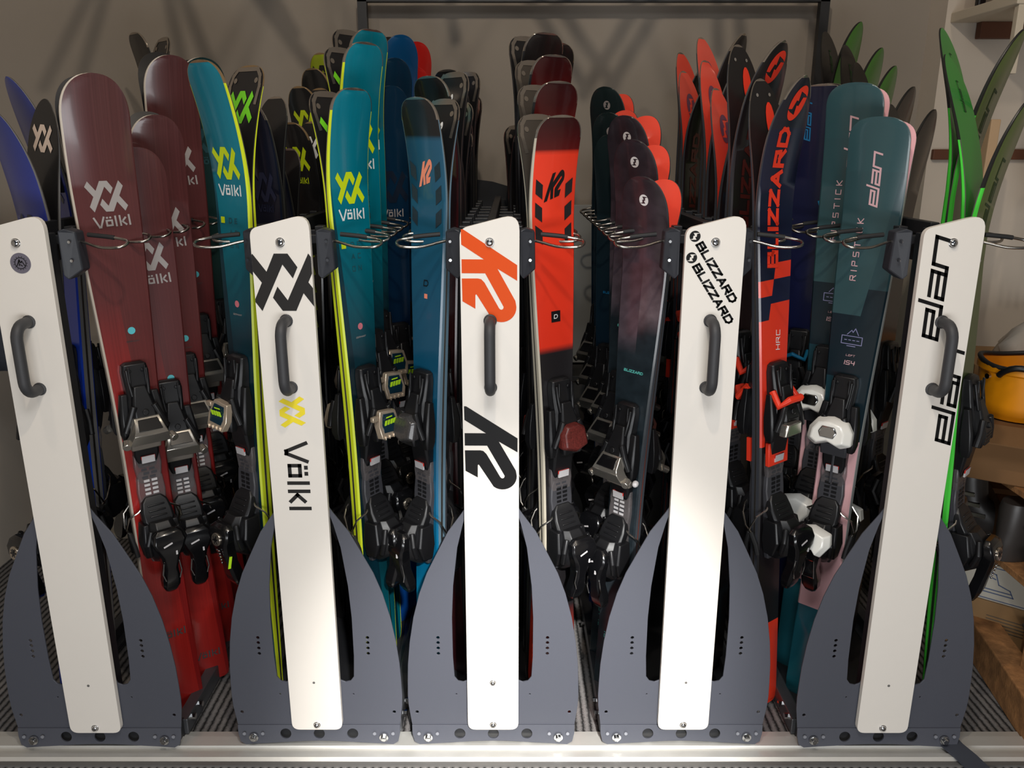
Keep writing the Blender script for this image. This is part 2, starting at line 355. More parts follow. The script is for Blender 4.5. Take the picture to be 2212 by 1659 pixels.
    if ui == 1:
        decal(xform(XX, s=.1225), 'emblem', mat('charcoal_vinyl', (44,42,41), .45), r, z0=zz(608), x0=.004)
        decal(xform(XX, s=.057, rot=-90), 'emblem', yellow, r, z0=zz(886), x0=-.002)
        decal(xform(VOLKL, s=.168, rot=-90), 'lettering', mat('charcoal_vinyl', (44,42,41)), r, z0=zz(1023), x0=0)
    if ui == 2:
        decal(xform(K2V, s=.1175), 'monogram', orange, r, z0=zz(595), x0=-.001)
        decal(xform(K2V, s=.1185), 'monogram', ink, r, z0=zz(964), x0=.0)
    if ui == 3:
        for cyp, dx in ((0, 0), (46, -.0045)):
            decal(xform(BLOGO, s=.0115), 'round_mark', ink, r, z0=zz(509+cyp), x0=-.0435+dx)
            decal(xform(BLIZ, s=.152, rot=-56.5), 'lettering', ink, r, z0=zz(587+cyp), x0=.007+dx, clip=.064)
    if ui == 4:
        decal(xform(ELAN, s=.228, rot=90), 'lettering', ink, r, z0=zz(620), x0=-.029)
        decal(xform(ELAN, s=.226, rot=90), 'lettering', ink, r, z0=zz(850), x0=.032)
    # upright, top and bottom rails
    b = MB(); b.box((0,.04,.66),(.055,.055,1.26)); b.box((.035,.045,.66),(.02,.03,1.24)); b.box((-.035,.045,.66),(.02,.03,1.24)); b.build('upright', blackm, r, bevel=.002)
    RL = 1.06
    b = MB(); b.box((0,.07+RL/2,1.235),(.05,RL,.04)); b.box((0,.07+RL/2,1.285),(.02,RL,.03)); b.build('top_rail', blackm, r, bevel=.002)
    b = MB(); b.box((0,1.15,.66),(.05,.05,1.25)); b.build('upright', blackm, r)
    b = MB(); b.prism([(-.10,1.12),(.10,1.12),(.10,1.31),(-.02,1.345),(-.10,1.355)], [], lambda x, z, d: (x, 1.165+d, z), .012); b.build('end_plate', blackm, r)
    b = MB(); b.box((.0 if ui else .09,.62,.0075),(.36 if ui else .18,1.05,.015)); b.build('floor_pan', blackm, r)
    for sg in (-1, 1):
        b = MB()
        b.hull([Vector((sg*.064,.03,1.285)),Vector((sg*.078,.03,1.29)),Vector((sg*.096,.045,1.282)),Vector((sg*.098,.05,1.20)),Vector((sg*.072,.035,1.18)),Vector((sg*.064,.03,1.19))],
               [Vector((sg*.064,.07,1.285)),Vector((sg*.078,.07,1.29)),Vector((sg*.096,.08,1.282)),Vector((sg*.098,.085,1.20)),Vector((sg*.072,.075,1.18)),Vector((sg*.064,.07,1.19))])
        br = b.build('bracket', mat('bracket_plastic', (48,50,56), .5), r, bevel=.003)
        for z in (1.262, 1.222):
            b = MB(); b.disc((sg*.086,.034,z),(0,-1,0),.0032,.004,10); b.build('screw', chrome, br)
        b = MB(); b.box((sg*.185,.05+.5,.03),(.03,1.0,.045)); b.box((sg*.165,.05+.5,.012),(.03,1.0,.012)); rl = b.build('base_rail', mat('dark_galvanised', (92,94,98), .35, metal=.6, noise=.2, nscale=30), r, bevel=.002)
        for yy in (.08,.13,.5,.9):
            b = MB(); b.disc((sg*.20,yy,.04),(sg,0,0),.008,.01,6); b.build('bolt', chrome, rl)
        for k in range(9):
            hook(r, sg, .07+.115*k, 1.262)
    for k in range(9):
        b = MB(); b.box((0,.085+.115*k,1.262),(.15,.018,.02)); b.box((.06,.1+.115*k,1.275),(.02,.03,.03)); b.box((-.06,.1+.115*k,1.275),(.02,.03,.03))
        b.build('hook_block', blackm, r, bevel=.002)
# ---------------------------------------------------------------- ski materials
def topmat(name, stops, stops2=None, line=None, rough=.3, coat=.35, interp='LINEAR', streak=0, metal=0):
    """stops along v (0 tail .. 1 tip); stops2 shown where line[0]*u+line[1]*v > line[2]"""
    m = bpy.data.materials.new(name); m.use_nodes = True; nt = m.node_tree; bs = nt.nodes['Principled BSDF']
    bs.inputs['Roughness'].default_value = rough; bs.inputs['Coat Weight'].default_value = coat; bs.inputs['Coat Roughness'].default_value = .1; bs.inputs['Metallic'].default_value = metal
    uv = nt.nodes.new('ShaderNodeUVMap'); uv.uv_map = 'uv'; sp = nt.nodes.new('ShaderNodeSeparateXYZ'); nt.links.new(uv.outputs[0], sp.inputs[0])
    def ramp(st):
        cr = nt.nodes.new('ShaderNodeValToRGB'); cr.color_ramp.interpolation = interp
        while len(cr.color_ramp.elements) > 1: cr.color_ramp.elements.remove(cr.color_ramp.elements[-1])
        cr.color_ramp.elements[0].position = st[0][0]; cr.color_ramp.elements[0].color = srgb(*st[0][1])
        for p, c in st[1:]:
            e = cr.color_ramp.elements.new(p); e.color = srgb(*c)
        nt.links.new(sp.outputs[1], cr.inputs[0]); return cr.outputs[0]
    out = ramp(stops)
    def mth(op, a, bb):
        n = nt.nodes.new('ShaderNodeMath'); n.operation = op
        for i, q in enumerate((a, bb)):
            if isinstance(q, (int, float)): n.inputs[i].default_value = q
            else: nt.links.new(q, n.inputs[i])
        return n.outputs[0]
    if stops2:
        f = mth('GREATER_THAN', mth('ADD', mth('MULTIPLY', sp.outputs[0], line[0]), mth('MULTIPLY', sp.outputs[1], line[1])), line[2])
        mx = nt.nodes.new('ShaderNodeMix'); mx.data_type = 'RGBA'; nt.links.new(f, mx.inputs[0]); nt.links.new(out, mx.inputs[6]); nt.links.new(ramp(stops2), mx.inputs[7]); out = mx.outputs[2]
    if streak:
        mp = nt.nodes.new('ShaderNodeMapping'); mp.inputs['Scale'].default_value = (60, 2.5, 1) if streak > 0 else (4, 50, 1); mp.inputs['Rotation'].default_value = (0, 0, R(-25) if streak < 0 else 0)
        nt.links.new(uv.outputs[0], mp.inputs[0]); nz = nt.nodes.new('ShaderNodeTexNoise'); nz.inputs['Scale'].default_value = 1; nz.inputs['Detail'].default_value = 6; nt.links.new(mp.outputs[0], nz.inputs['Vector'])
        mx = nt.nodes.new('ShaderNodeMix'); mx.data_type = 'RGBA'; mx.blend_type = 'MULTIPLY'; mx.inputs[0].default_value = abs(streak)
        cr = nt.nodes.new('ShaderNodeValToRGB'); cr.color_ramp.elements[0].position = .35; cr.color_ramp.elements[0].color = (.35,.35,.35,1); cr.color_ramp.elements[1].position = .65
        nt.links.new(nz.outputs['Fac'], cr.inputs[0]); nt.links.new(out, mx.inputs[6]); nt.links.new(cr.outputs[0], mx.inputs[7]); out = mx.outputs[2]
    nt.links.new(out, bs.inputs['Base Color']); return m
edge = mat('ski_steel_edge', (150,146,140), .3, metal=.9)
B_BLK = mat('black_ski_base', (26,25,26), .28, coat=.3)
def paint(name, rgb): return mat(name, rgb, .35, coat=.15)
lime = paint('lime_print', (206,226,20)); pgrey = paint('silver_print', (165,158,155)); pwht = paint('white_print', (235,235,232)); coralp = paint('coral_print', (255,150,120))
redp = paint('red_print', (232,58,34)); tealp = paint('teal_print', (95,190,180)); bluep = paint('blue_print', (25,105,150)); blackp = paint('black_print', (20,18,20)); pinkp = paint('pink_print', (214,172,176))
darktealp = paint('dim_teal_print', (40,80,88)); dimgrey = paint('dim_grey_print', (70,66,66)); navyp = paint('dim_navy_print', (45,50,75)); greenp = paint('green_print', (120,215,40)); purplep = paint('dusty_purple_print', (110,70,95))
tipmetal = mat('tip_guard', (190,180,168), .2, metal=.9)
S = {}
S['maroon'] = dict(top=topmat('maroon_topsheet', [(0,(124,24,24)),(.30,(142,28,26)),(.5,(108,28,28)),(.66,(96,42,42)),(1,(92,54,54))], [(0,(150,32,28)),(.35,(176,38,32)),(.6,(136,36,34)),(.7,(98,44,44)),(1,(94,56,56))], (-1,-.6,-.86), streak=.35), side=mat('cream_sidewall',(200,188,172),.4), base=B_BLK,  # lower reds darkened to stand in for weaker light down there
    look='maroon and red', wide=1, W=.142, pt='round', bind='silver', marks=[(XX,.255,0,.067,0,pgrey,'t'),(VOLKL,.31,.004,.078,3,pgrey,'t'),(DISC,.56,.01,.0085,0,paint('blue_dot',(90,190,200)),'t'),(word('GERMANY'),.585,.01,.03,0,dimgrey,'t'),(XX,.115,0,.055,0,pwht,'b'),(VOLKL,1.36,0,.07,0,dimgrey,'t')])
S['darkteal'] = dict(S['maroon'], top=topmat('bottle_green_topsheet', [(0,(20,52,52)),(.6,(22,56,54)),(1,(34,60,62))], streak=.3), look='bottle green', marks=[(XX,.22,0,.067,0,darktealp,'t'),(VOLKL,.275,0,.075,0,darktealp,'t')])
tealtop = topmat('teal_topsheet', [(0,(0,105,120)),(.25,(6,60,70)),(.45,(14,40,48)),(.62,(12,48,58)),(.74,(0,98,112)),(.82,(0,116,134)),(1,(0,124,144))], [(0,(0,40,50)),(.6,(14,34,42)),(.8,(10,60,72)),(.92,(0,120,140)),(1,(0,128,148))], (-1.0,1.0,.70-1.0+.18), streak=.12)
tealtop2 = topmat('teal_topsheet_mirrored', [(0,(0,105,120)),(.25,(6,60,70)),(.45,(14,40,48)),(.62,(12,48,58)),(.74,(0,98,112)),(.82,(0,116,134)),(1,(0,124,144))], [(0,(0,40,50)),(.6,(14,34,42)),(.8,(10,60,72)),(.92,(0,120,140)),(1,(0,128,148))], (-1.0,-.9,-.12-.72), streak=.12)
dmk = [(SQ,.335,-.033,.014,0,lime,'t'),(word('DE',.16,1,1.1,0),.335,.004,.03,0,darktealp,'t'),(word('AC',.16,1,1.1,0),.362,.004,.03,0,darktealp,'t'),(word('ON',.16,1,1.1,0),.39,.004,.03,0,darktealp,'t'),(DISC,.525,.0,.008,0,paint('pink_dot',(215,120,130)),'t'),(word('GERMANY'),.55,.0,.032,0,pgrey,'t')]
S['teal'] = dict(top=tealtop2, side=mat('lime_sidewall',(214,228,40),.4), base=B_BLK, look='teal with lime edges', wide=2, W=.125, pt='square', bind='display', tip=tipmetal, marks=[(XX,.21,.0,.07,0,lime,'t'),(VOLKL,.268,0,.08,0,pwht,'t'),(XX,.09,0,.07,0,greenp,'b'),(RIM,.045,0,1,0,tipmetal,'b')]+dmk)
S['tealgold'] = dict(S['teal'], tip=mat('gold_tip',(190,160,120),.25,metal=.8))
S['navy'] = dict(top=topmat('navy_topsheet', [(0,(16,20,36)),(1,(18,24,40))]), side=mat('black_sidewall',(30,30,32),.4), base=B_BLK, look='midnight navy', W=.118, pt='round', bind='dark', tip=tipmetal, marks=[(XX,.2,0,.07,0,navyp,'t'),(VOLKL,.25,0,.06,0,navyp,'t')])
S['blacklime'] = dict(top=topmat('black_topsheet', [(0,(22,22,22)),(1,(26,25,25))]), side=S['navy']['side'], base=B_BLK, look='black with lime emblem', W=.115, pt='round', bind='dark', tip=mat('gold_tip',(190,160,120)), marks=[(XX,.095,0,.064,0,lime,'t'),(VOLKL,.152,0,.055,0,lime,'t'),(XX,.07,0,.06,0,pwht,'b')]+[(word('V'),.28+.05*k,0,.06,180,paint('olive_print',(130,140,20)),'t') for k in range(6)])
S['lime'] = dict(S['blacklime'], top=topmat('olive_lime_topsheet', [(0,(40,44,10)),(.8,(150,170,20)),(1,(160,176,24))]), look='olive lime', marks=[(XX,.07,0,.07,0,blackp,'t')])
S['darkblue'] = dict(top=topmat('dark_blue_topsheet', [(0,(4,50,110)),(.5,(6,36,66)),(1,(8,44,66))]), side=S['navy']['side'], base=B_BLK, look='dark blue', W=.12, pt='round', bind='display', marks=[(XX,.26,0,.085,0,mat('dim_ink',(10,26,44)),'t'),(VOLKL,.33,0,.07,0,pgrey,'t')])
S['blue'] = dict(S['darkblue'], top=topmat('blue_topsheet', [(0,(0,66,130)),(1,(4,70,116))]), look='mid blue')
S['red'] = dict(S['darkblue'], top=topmat('red_topsheet', [(0,(200,24,20)),(1,(196,32,28))]), look='bright red', marks=[(XX,.36,0,.085,0,blackp,'t'),(VOLKL,.44,0,.07,0,pwht,'t')])
slotmk = [(xform([[(-.35,-.5),(.35,-.2),(.35,.5)],[(-.35,-.5),(.35,.5),(-.35,.2)]],0,0,0,1,.62),d,s*.041,.045,0,None,'t',s) for s in (-1,1) for d in (.155,.205,.255)]
S['k2blue'] = dict(top=topmat('petrol_topsheet', [(0,(0,120,160)),(.3,(4,100,140)),(.6,(14,80,110)),(.9,(30,84,110)),(.944,(36,86,112)),(.948,(28,27,28)),(1,(30,28,29))], [(0,(0,120,160)),(.3,(4,100,140)),(.6,(8,70,98)),(.9,(18,70,96)),(.95,(36,86,112)),(.962,(28,27,28)),(1,(30,28,29))], (0,0,1)), side=mat('pale_blue_sidewall',(100,128,145),.4), base=B_BLK, look='petrol blue', wide=1, W=.122, pt='square', bind='mesh', tip=tipmetal, slots=mat('carbon_slot',(36,50,60),.5,noise=.4,nscale=300), marks=[(xform(K2S,sx=1.15),.158,.0,.050,0,coralp,'t'),(K2S,.07,0,.034,0,pwht,'b'),(RIM,.045,0,1,0,tipmetal,'b'),(word('D'),.405,0,.018,0,blackp,'t'),(SQ,.435,.0,.011,0,coralp,'t')])
S['k2red'] = dict(S['k2blue'], top=topmat('signal_red_topsheet', [(0,(235,60,30)),(.2,(30,28,30)),(.65,(30,28,30)),(.66,(226,52,30)),(.9,(240,62,36)),(.948,(242,62,36)),(.952,(90,18,18)),(.97,(70,14,16)),(1,(40,12,14))]), side=mat('ivory_sidewall',(190,182,164),.4), base=B_BLK, look='signal red and black', W=.125, slots=mat('black_slot',(30,28,30),.5,noise=.4,nscale=300), bind='meshred', marks=[(xform(K2S,sx=1.15),.148,.0,.056,0,blackp,'t'),(SQ,.445,.0,.026,0,blackp,'t'),(word('D'),.445,0,.012,0,pwht,'t'),(RIM,.045,0,1,0,tipmetal,'b')])
S['k2red']['base'] = mat('grey_race_base',(64,58,52),.25,coat=.3)
S['k2red2'] = dict(S['k2red'], side=S['navy']['side'])
S['darkred'] = dict(S['k2red'], side=S['navy']['side'], top=topmat('oxblood_topsheet', [(0,(46,16,20)),(.9,(64,20,24)),(.95,(30,24,26)),(1,(26,24,24))]), look='oxblood and black', slots=None, marks=[(K2S,.07,0,.032,0,pwht,'b'),(RIM,.045,0,1,0,tipmetal,'b')], base=B_BLK)
S['black'] = dict(S['darkred'], top=topmat('plain_black_topsheet', [(0,(22,21,22)),(1,(28,26,26))]), look='plain black', marks=[(K2S,.07,0,.03,0,pwht,'b'),(RIM,.045,0,1,0,tipmetal,'b')], pt='square')
coral = mat('coral_ski_base', (240,82,62), .25, coat=.5)
S['plum'] = dict(top=topmat('plum_grey_topsheet', [(0,(40,54,60)),(.2,(52,60,66)),(.45,(34,44,50)),(.70,(36,46,52)),(.735,(88,78,86)),(.84,(76,64,72)),(1,(48,42,47))], [(0,(40,54,60)),(.2,(52,60,66)),(.45,(34,44,50)),(.74,(36,46,52)),(.775,(112,100,106)),(.86,(78,66,74)),(1,(48,42,47))], (1,0,.5), streak=-.5), side=mat('slate_sidewall',(70,74,80),.4), base=coral, look='plum grey', W=.13, pt='round', bind='silver', marks=[(BLOGO,.052,.004,.0125,0,pwht,'t'),(BLIZ,.455,.0,.058,0,tealp,'t'),(word('BLACK PEARL',.14,1,.5,.2),1.25,-.02,.16,90,tealp,'t')])
S['pine'] = dict(S['plum'], top=topmat('pine_black_topsheet', [(0,(10,44,110)),(.25,(10,40,90)),(.5,(12,34,52)),(1,(30,42,42))]), look='blue-black', marks=[(BLOGO,.052,.004,.0125,0,pgrey,'t'),(BLIZ,.43,0,.055,0,bluep,'t')])
S['hrc'] = dict(top=topmat('navy_and_red_race_topsheet', [(0,(234,60,34)),(.16,(26,24,26)),(.46,(26,24,26)),(.47,(226,56,34)),(.665,(20,24,52)),(.70,(226,56,34)),(.725,(18,22,46)),(.93,(26,26,38))], [(0,(234,60,34)),(.16,(26,24,26)),(.46,(26,24,26)),(.47,(226,56,34)),(.69,(20,24,52)),(.725,(226,56,34)),(.75,(18,22,46)),(.93,(26,26,38))], (1,-2.2,-1.15), interp='CONSTANT'), side=mat('graphite_sidewall',(60,62,68),.35), base=coral, look='midnight race', W=.122, pt='point', bind='race', tip=tipmetal, marks=[(xform(BLOGO,0,0,0,1,.62),.055,.002,.036,-22,redp,'t'),(BLIZ,.255,-.012,.31,90,redp,'t'),(word('HRC',.15),.58,.01,.05,90,pwht,'t'),(xform(BLOGO,0,0,0,1,.62),.1,0,.035,0,purplep,'b')])
S['racewhole'] = dict(S['hrc'], top=topmat('black_race_topsheet', [(0,(24,22,26)),(.6,(40,22,24)),(1,(26,24,26))]), look='black race', marks=[(xform(BLOGO,0,0,0,1,.62),.06,.002,.034,-22,dimgrey,'t'),(xform(BLOGO,0,0,0,1,.62),.1,0,.035,0,purplep,'b'),(BLIZ,.3,-.012,.3,90,paint('dark_red_print',(90,24,20)),'t')])
S['racered'] = dict(S['racewhole'], look='red-oval black race', marks=[(xform(BLOGO,0,0,0,1,.62),.055,.002,.036,-22,redp,'t'),(BLIZ,.28,-.012,.3,90,paint('dark_red_print',(90,24,20)),'t'),(xform(BLOGO,0,0,0,1,.62),.1,0,.035,0,blackp,'b')])
pinkbase = mat('pink_ski_base', (232,178,182), .3, coat=.3)
S['elan'] = dict(top=topmat('slate_teal_topsheet', [(0,(30,96,108)),(.14,(30,96,108)),(.145,(226,176,176)),(.43,(230,180,180)),(.44,(30,70,82)),(.62,(22,42,50)),(1,(66,98,100))], [(0,(226,176,176)),(.43,(230,180,180)),(.44,(28,50,58)),(.60,(24,44,52)),(.68,(50,82,86)),(1,(66,98,100))], (1,.7,.62), interp='CONSTANT'), side=mat('white_sidewall',(190,192,192),.4), base=pinkbase, look='slate teal and pink', W=.135, pt='square', bind='white', marks=[(ELAN,.135,-.002,.125,90,pinkp,'t'),(word('RIPSTICK',.17,1,.9,0),.295,-.02,.145,90,pinkp,'t'),(frame_marks(),.508,-.002,.048,0,paint('dusty_lilac_print',(140,140,180)),'t'),(word('LEFT',.16),.545,.0,.022,0,pinkp,'t'),(word('154',.2),.563,0,.026,0,pinkp,'t')])
S['elan']['top'] = topmat('slate_teal_topsheet2', [(0,(30,92,104)),(.18,(226,176,178)),(.50,(20,36,44)),(.745,(42,70,76)),(.92,(50,80,84))], [(0,(226,176,178)),(.50,(28,62,72)),(.60,(20,36,44)),(.70,(50,78,82)),(.92,(50,80,84))], (-1,1.6,.55), interp='CONSTANT')
S['elannavy'] = dict(top=topmat('ink_blue_topsheet', [(0,(14,20,70)),(.6,(16,22,64)),(1,(26,28,50))]), side=S['navy']['side'], base=B_BLK, look='ink blue', W=.125, pt='square', bind='blue', tip=tipmetal, marks=[(ELAN,.09,-.035,.1,90,bluep,'t'),(SQ,.30,.03,.03,20,paint('cyan_print',(20,130,180)),'t')])
S['elangrey'] = dict(S['elannavy'], top=topmat('charcoal_topsheet', [(0,(40,38,40)),(1,(58,56,56))]), look='charcoal', marks=[])
gside = mat('neon_green_sidewall', (80,225,70), .35)
S['green'] = dict(top=topmat('olive_green_topsheet', [(0,(70,96,30)),(.3,(40,50,36)),(1,(92,112,44))], streak=.3), side=gside, base=mat('green_ski_base',(30,140,40),.25,coat=.4), look='neon-edged green', wide=2, W=.115, pt='point', bind='dark', tip=mat('black_tip_edge',(30,30,28),.35), tipz=.2, marks=[(ELAN,.2,0,.16,90,mat('dark_green_print',(30,60,24)),'t'),(ELAN,.09,0,.07,90,mat('dark_green_print2',(16,70,24)),'b')])
S['green2'] = dict(S['green'], top=topmat('grass_green_topsheet', [(0,(60,150,40)),(1,(70,130,44))]), base=B_BLK, look='grass green')
S['brown'] = dict(S['green2'], top=topmat('brown_black_topsheet', [(0,(50,44,40)),(1,(64,56,50))]), side=S['navy']['side'], look='brown-black', marks=[])
S['royal'] = dict(top=topmat('royal_blue_topsheet', [(0,(20,70,200)),(.6,(20,64,190)),(.8,(44,56,150)),(1,(50,60,125))]), side=mat('grey_sidewall',(120,118,116),.35), base=B_BLK, look='royal blue', W=.118, pt='point', bind='dark', marks=[(XX,.25,0,.065,0,navyp,'t'),(VOLKL,.33,0,.06,0,navyp,'t'),(XX,.085,0,.06,0,paint('beige_print',(222,198,178)),'b')])
S['race_coral'] = dict(S['racewhole'], base=B_BLK, look='rivet-tipped black race', marks=[(xform(DISC,0,0,0,1,.35),.09,.012,.04,0,redp,'b'),(RIV,.035,0,1,0,mat('pale_rivets',(200,196,190),.25,metal=.8),'b')])
S['race_orange'] = dict(S['black'], side=mat('red_sidewall',(210,50,36),.4), look='red-edged black', bind='white', base=mat('red_ski_base',(200,44,30),.3))

def shape(Wd, s, pt, L):
    # half width at s (0 tail .. 1 tip)
    if s < .42: k = .86-.16*math.sin(s/.42*math.pi/2)
    elif s < .9: k = .70+.30*(1-math.cos((s-.42)/.48*math.pi))/2
    else: k = 1.0
    hw = Wd/2*k; d = (1-s)*L
    tl = {'round': .085, 'square': .055, 'point': .15}[pt]*(Wd/.13); ex = {'round': 2.3, 'square': 2.6, 'point': 1.9}[pt]
    if d < tl: hw *= max(0, 1-(1-d/tl)**ex)**(1/ex)
    dt = s*L
    if dt < .035: hw *= (max(0, 1-(1-dt/.035)**2.2))**(1/2.6)*.25+.75
    return hw
class Ski:
    def __init__(s, st, L, bend, bl=.24): s.st = st; s.L = L; s.bend = bend; s.bl = bl; s.W = st['W']
    def off(s, z):
        k = max(0, (z-(s.L-s.bl))/s.bl); o = s.bend*k**1.9; cam_ = .0008*math.sin(math.pi*min(1, max(0, z/(s.L-s.bl))))
        return o+cam_
    def th(s, z):
        q = z/s.L; return .005+.010*math.sin(math.pi*min(1, max(0, q*1.02)))**.8
    def top(s, x, z, e=0): return (-x, s.off(z)+s.th(z)+e, z)     # x to the reader's right
    def bot(s, x, z, e=0): return (x, s.off(z)-e, z)
def ski_mesh(sk):
    st = sk.st; L = sk.L; rows = []
    zs = [0,.004,.012,.035]+[.035+(L-.035-.30)*i/22 for i in range(1, 23)]+[L-.30+.20*i/10 for i in range(1, 11)]
    tl = {'round': .1, 'square': .1, 'point': .1}[st['pt']]; zs += [L-.1+.1*math.sin(math.pi/2*i/14) for i in range(1, 15)]
    b = MB(); nr = len(zs); prof = []
    for z in zs:
        hw = max(.0015, shape(sk.W, z/L, st['pt'], L)); o = sk.off(z); t = sk.th(z); bv = min(.004, hw*.5)
        prof.append([(-hw, o, z),(-hw, o+.0022, z),(-hw+.0003, o+t*.72, z),(-hw+bv, o+t, z),(0, o+t+.0003, z),(hw-bv, o+t, z),(hw-.0003, o+t*.72, z),(hw, o+.0022, z),(hw, o, z),(0, o, z)])
    vs = [p for r in prof for p in r]; n = 10; fm = [2,1,0,0,0,0,1,2,3,3]   # 0 top 1 side 2 edge 3 base
    tz = L-st.get('tipz', .05); tipk = min(k for k in range(nr) if zs[k] > tz)
    for k in range(nr-1):
        for i in range(n):
            m = fm[i]
            if (i == 5 and st.get('wide')) or (i == 2 and st.get('wide') == 2): m = 1
            if k >= tipk and st.get('tip') is not None and i in (1,2,5,6,0,7): m = 4
            if zs[k] > L-.007 and st.get('tip') is not None and st.get('tipz') is None: m = 4
            b.f.append((k*n+i, k*n+(i+1)%n, (k+1)*n+(i+1)%n, (k+1)*n+i)); b.m.append(m)
    b.f.append(tuple(range(n))[::-1]); b.m.append(1); b.f.append(tuple(range(n*(nr-1), n*nr))); b.m.append(1); b.v = vs
    mats = [st['top'], st['side'], edge, st['base'], st.get('tip') or st['side']]
    pm = {}
    for mk in list(st['marks'])+(slotmk if st.get('slots') else []):
        tris, d, dx, sz, rot, m, face = mk[:7]
        if m is None: m = st['slots']; tris = xform(tris, sx=mk[7])
        if m not in mats: mats.append(m)
        mi = mats.index(m); zc = L-d; hwc = shape(sk.W, zc/L, st['pt'], L)-.004
        if zc < .05: continue
        tt = clipx(xform(tris, dx, 0, rot, sz), -hwc, hwc)
        if (face == 't' and not sk.vis_top) or (face == 'b' and not sk.vis_base): continue
        for t in tt:
            # cut long triangles across the bend
            st_ = [t]
            if zc > L-sk.bl:
                for _ in range(2):
                    nx = []
                    for q in st_:
                        m01 = tuple((q[0][i]+q[1][i])/2 for i in (0,1)); m12 = tuple((q[1][i]+q[2][i])/2 for i in (0,1)); m20 = tuple((q[2][i]+q[0][i])/2 for i in (0,1))
                        nx += [[q[0],m01,m20],[m01,q[1],m12],[m20,m12,q[2]],[m01,m12,m20]]
                    st_ = nx
            for q in st_:
                o = len(b.v); f = sk.top if face == 't' else sk.bot
                for p in q: b.v.append(f(p[0], min(L-.002, max(.002, zc+p[1])), .0011))
                b.f.append((o,o+1,o+2)); b.m.append(mi)
    me = bpy.data.meshes.new('ski'); me.from_pydata(b.v, [], b.f)
    for m in mats: me.materials.append(m)
    me.polygons.foreach_set('material_index', b.m)
    uv = me.uv_layers.new(name='uv'); hw0 = sk.W/2
    for lp in me.loops:
        v = b.v[lp.vertex_index]; uv.data[lp.index].uv = (.5-v[0]/sk.W, v[2]/L)
    nski = (nr-1)*n+2
    me.shade_smooth(); me.set_sharp_from_angle(angle=R(35))
    return me

# ---------------------------------------------------------------- bindings (built once per kind, then shared)
bronze = mat('champagne_metal', (206,188,166), .3, metal=.6); silverm = mat('smoked_silver', (188,182,172), .2, metal=.85); screen = mat('display_glass', (16,44,58), .15, coat=.5)
limeg = mat('lime_figures', (200,250,40), .5); clearp = mat('smoky_clear_plastic', (110,104,104), .25, alpha=.55); sandp = mat('sand_strip', (120,112,102), .6); stick = mat('pale_sticker', (200,196,196), .4); redst = mat('red_sticker', (205,50,40), .4)
whitep = mat('white_binding_plastic', (238,236,228), .3, coat=.4); meshd = mat('dark_mesh_cap', (62,60,60), .35, noise=.7, nscale=320, coat=.4); meshr = mat('red_mesh_cap', (92,34,30), .4, noise=.9, nscale=260); redplast = mat('red_plastic', (235,60,36), .35); dialm = mat('dial_metal', (190,178,162), .2, metal=.9); cyanp = mat('cyan_plastic', (20,110,150), .35)
_bc = {}
def blob(b, rows, m=0):      # rows: (z, halfwidth, y0, y1, xoff)
    rings = []
    for (z, hw, y0, y1, xo) in rows:
        c = min(hw, (y1-y0)/2)*.45
        rings.append([Vector((xo+sx*(hw-cx), y, z)) for sx, cx, y in ((-1,0,y0),(1,0,y0),(1,0,y1-c),(1,c,y1),(-1,c,y1),(-1,0,y1-c))])
    b.loft(rings, m)
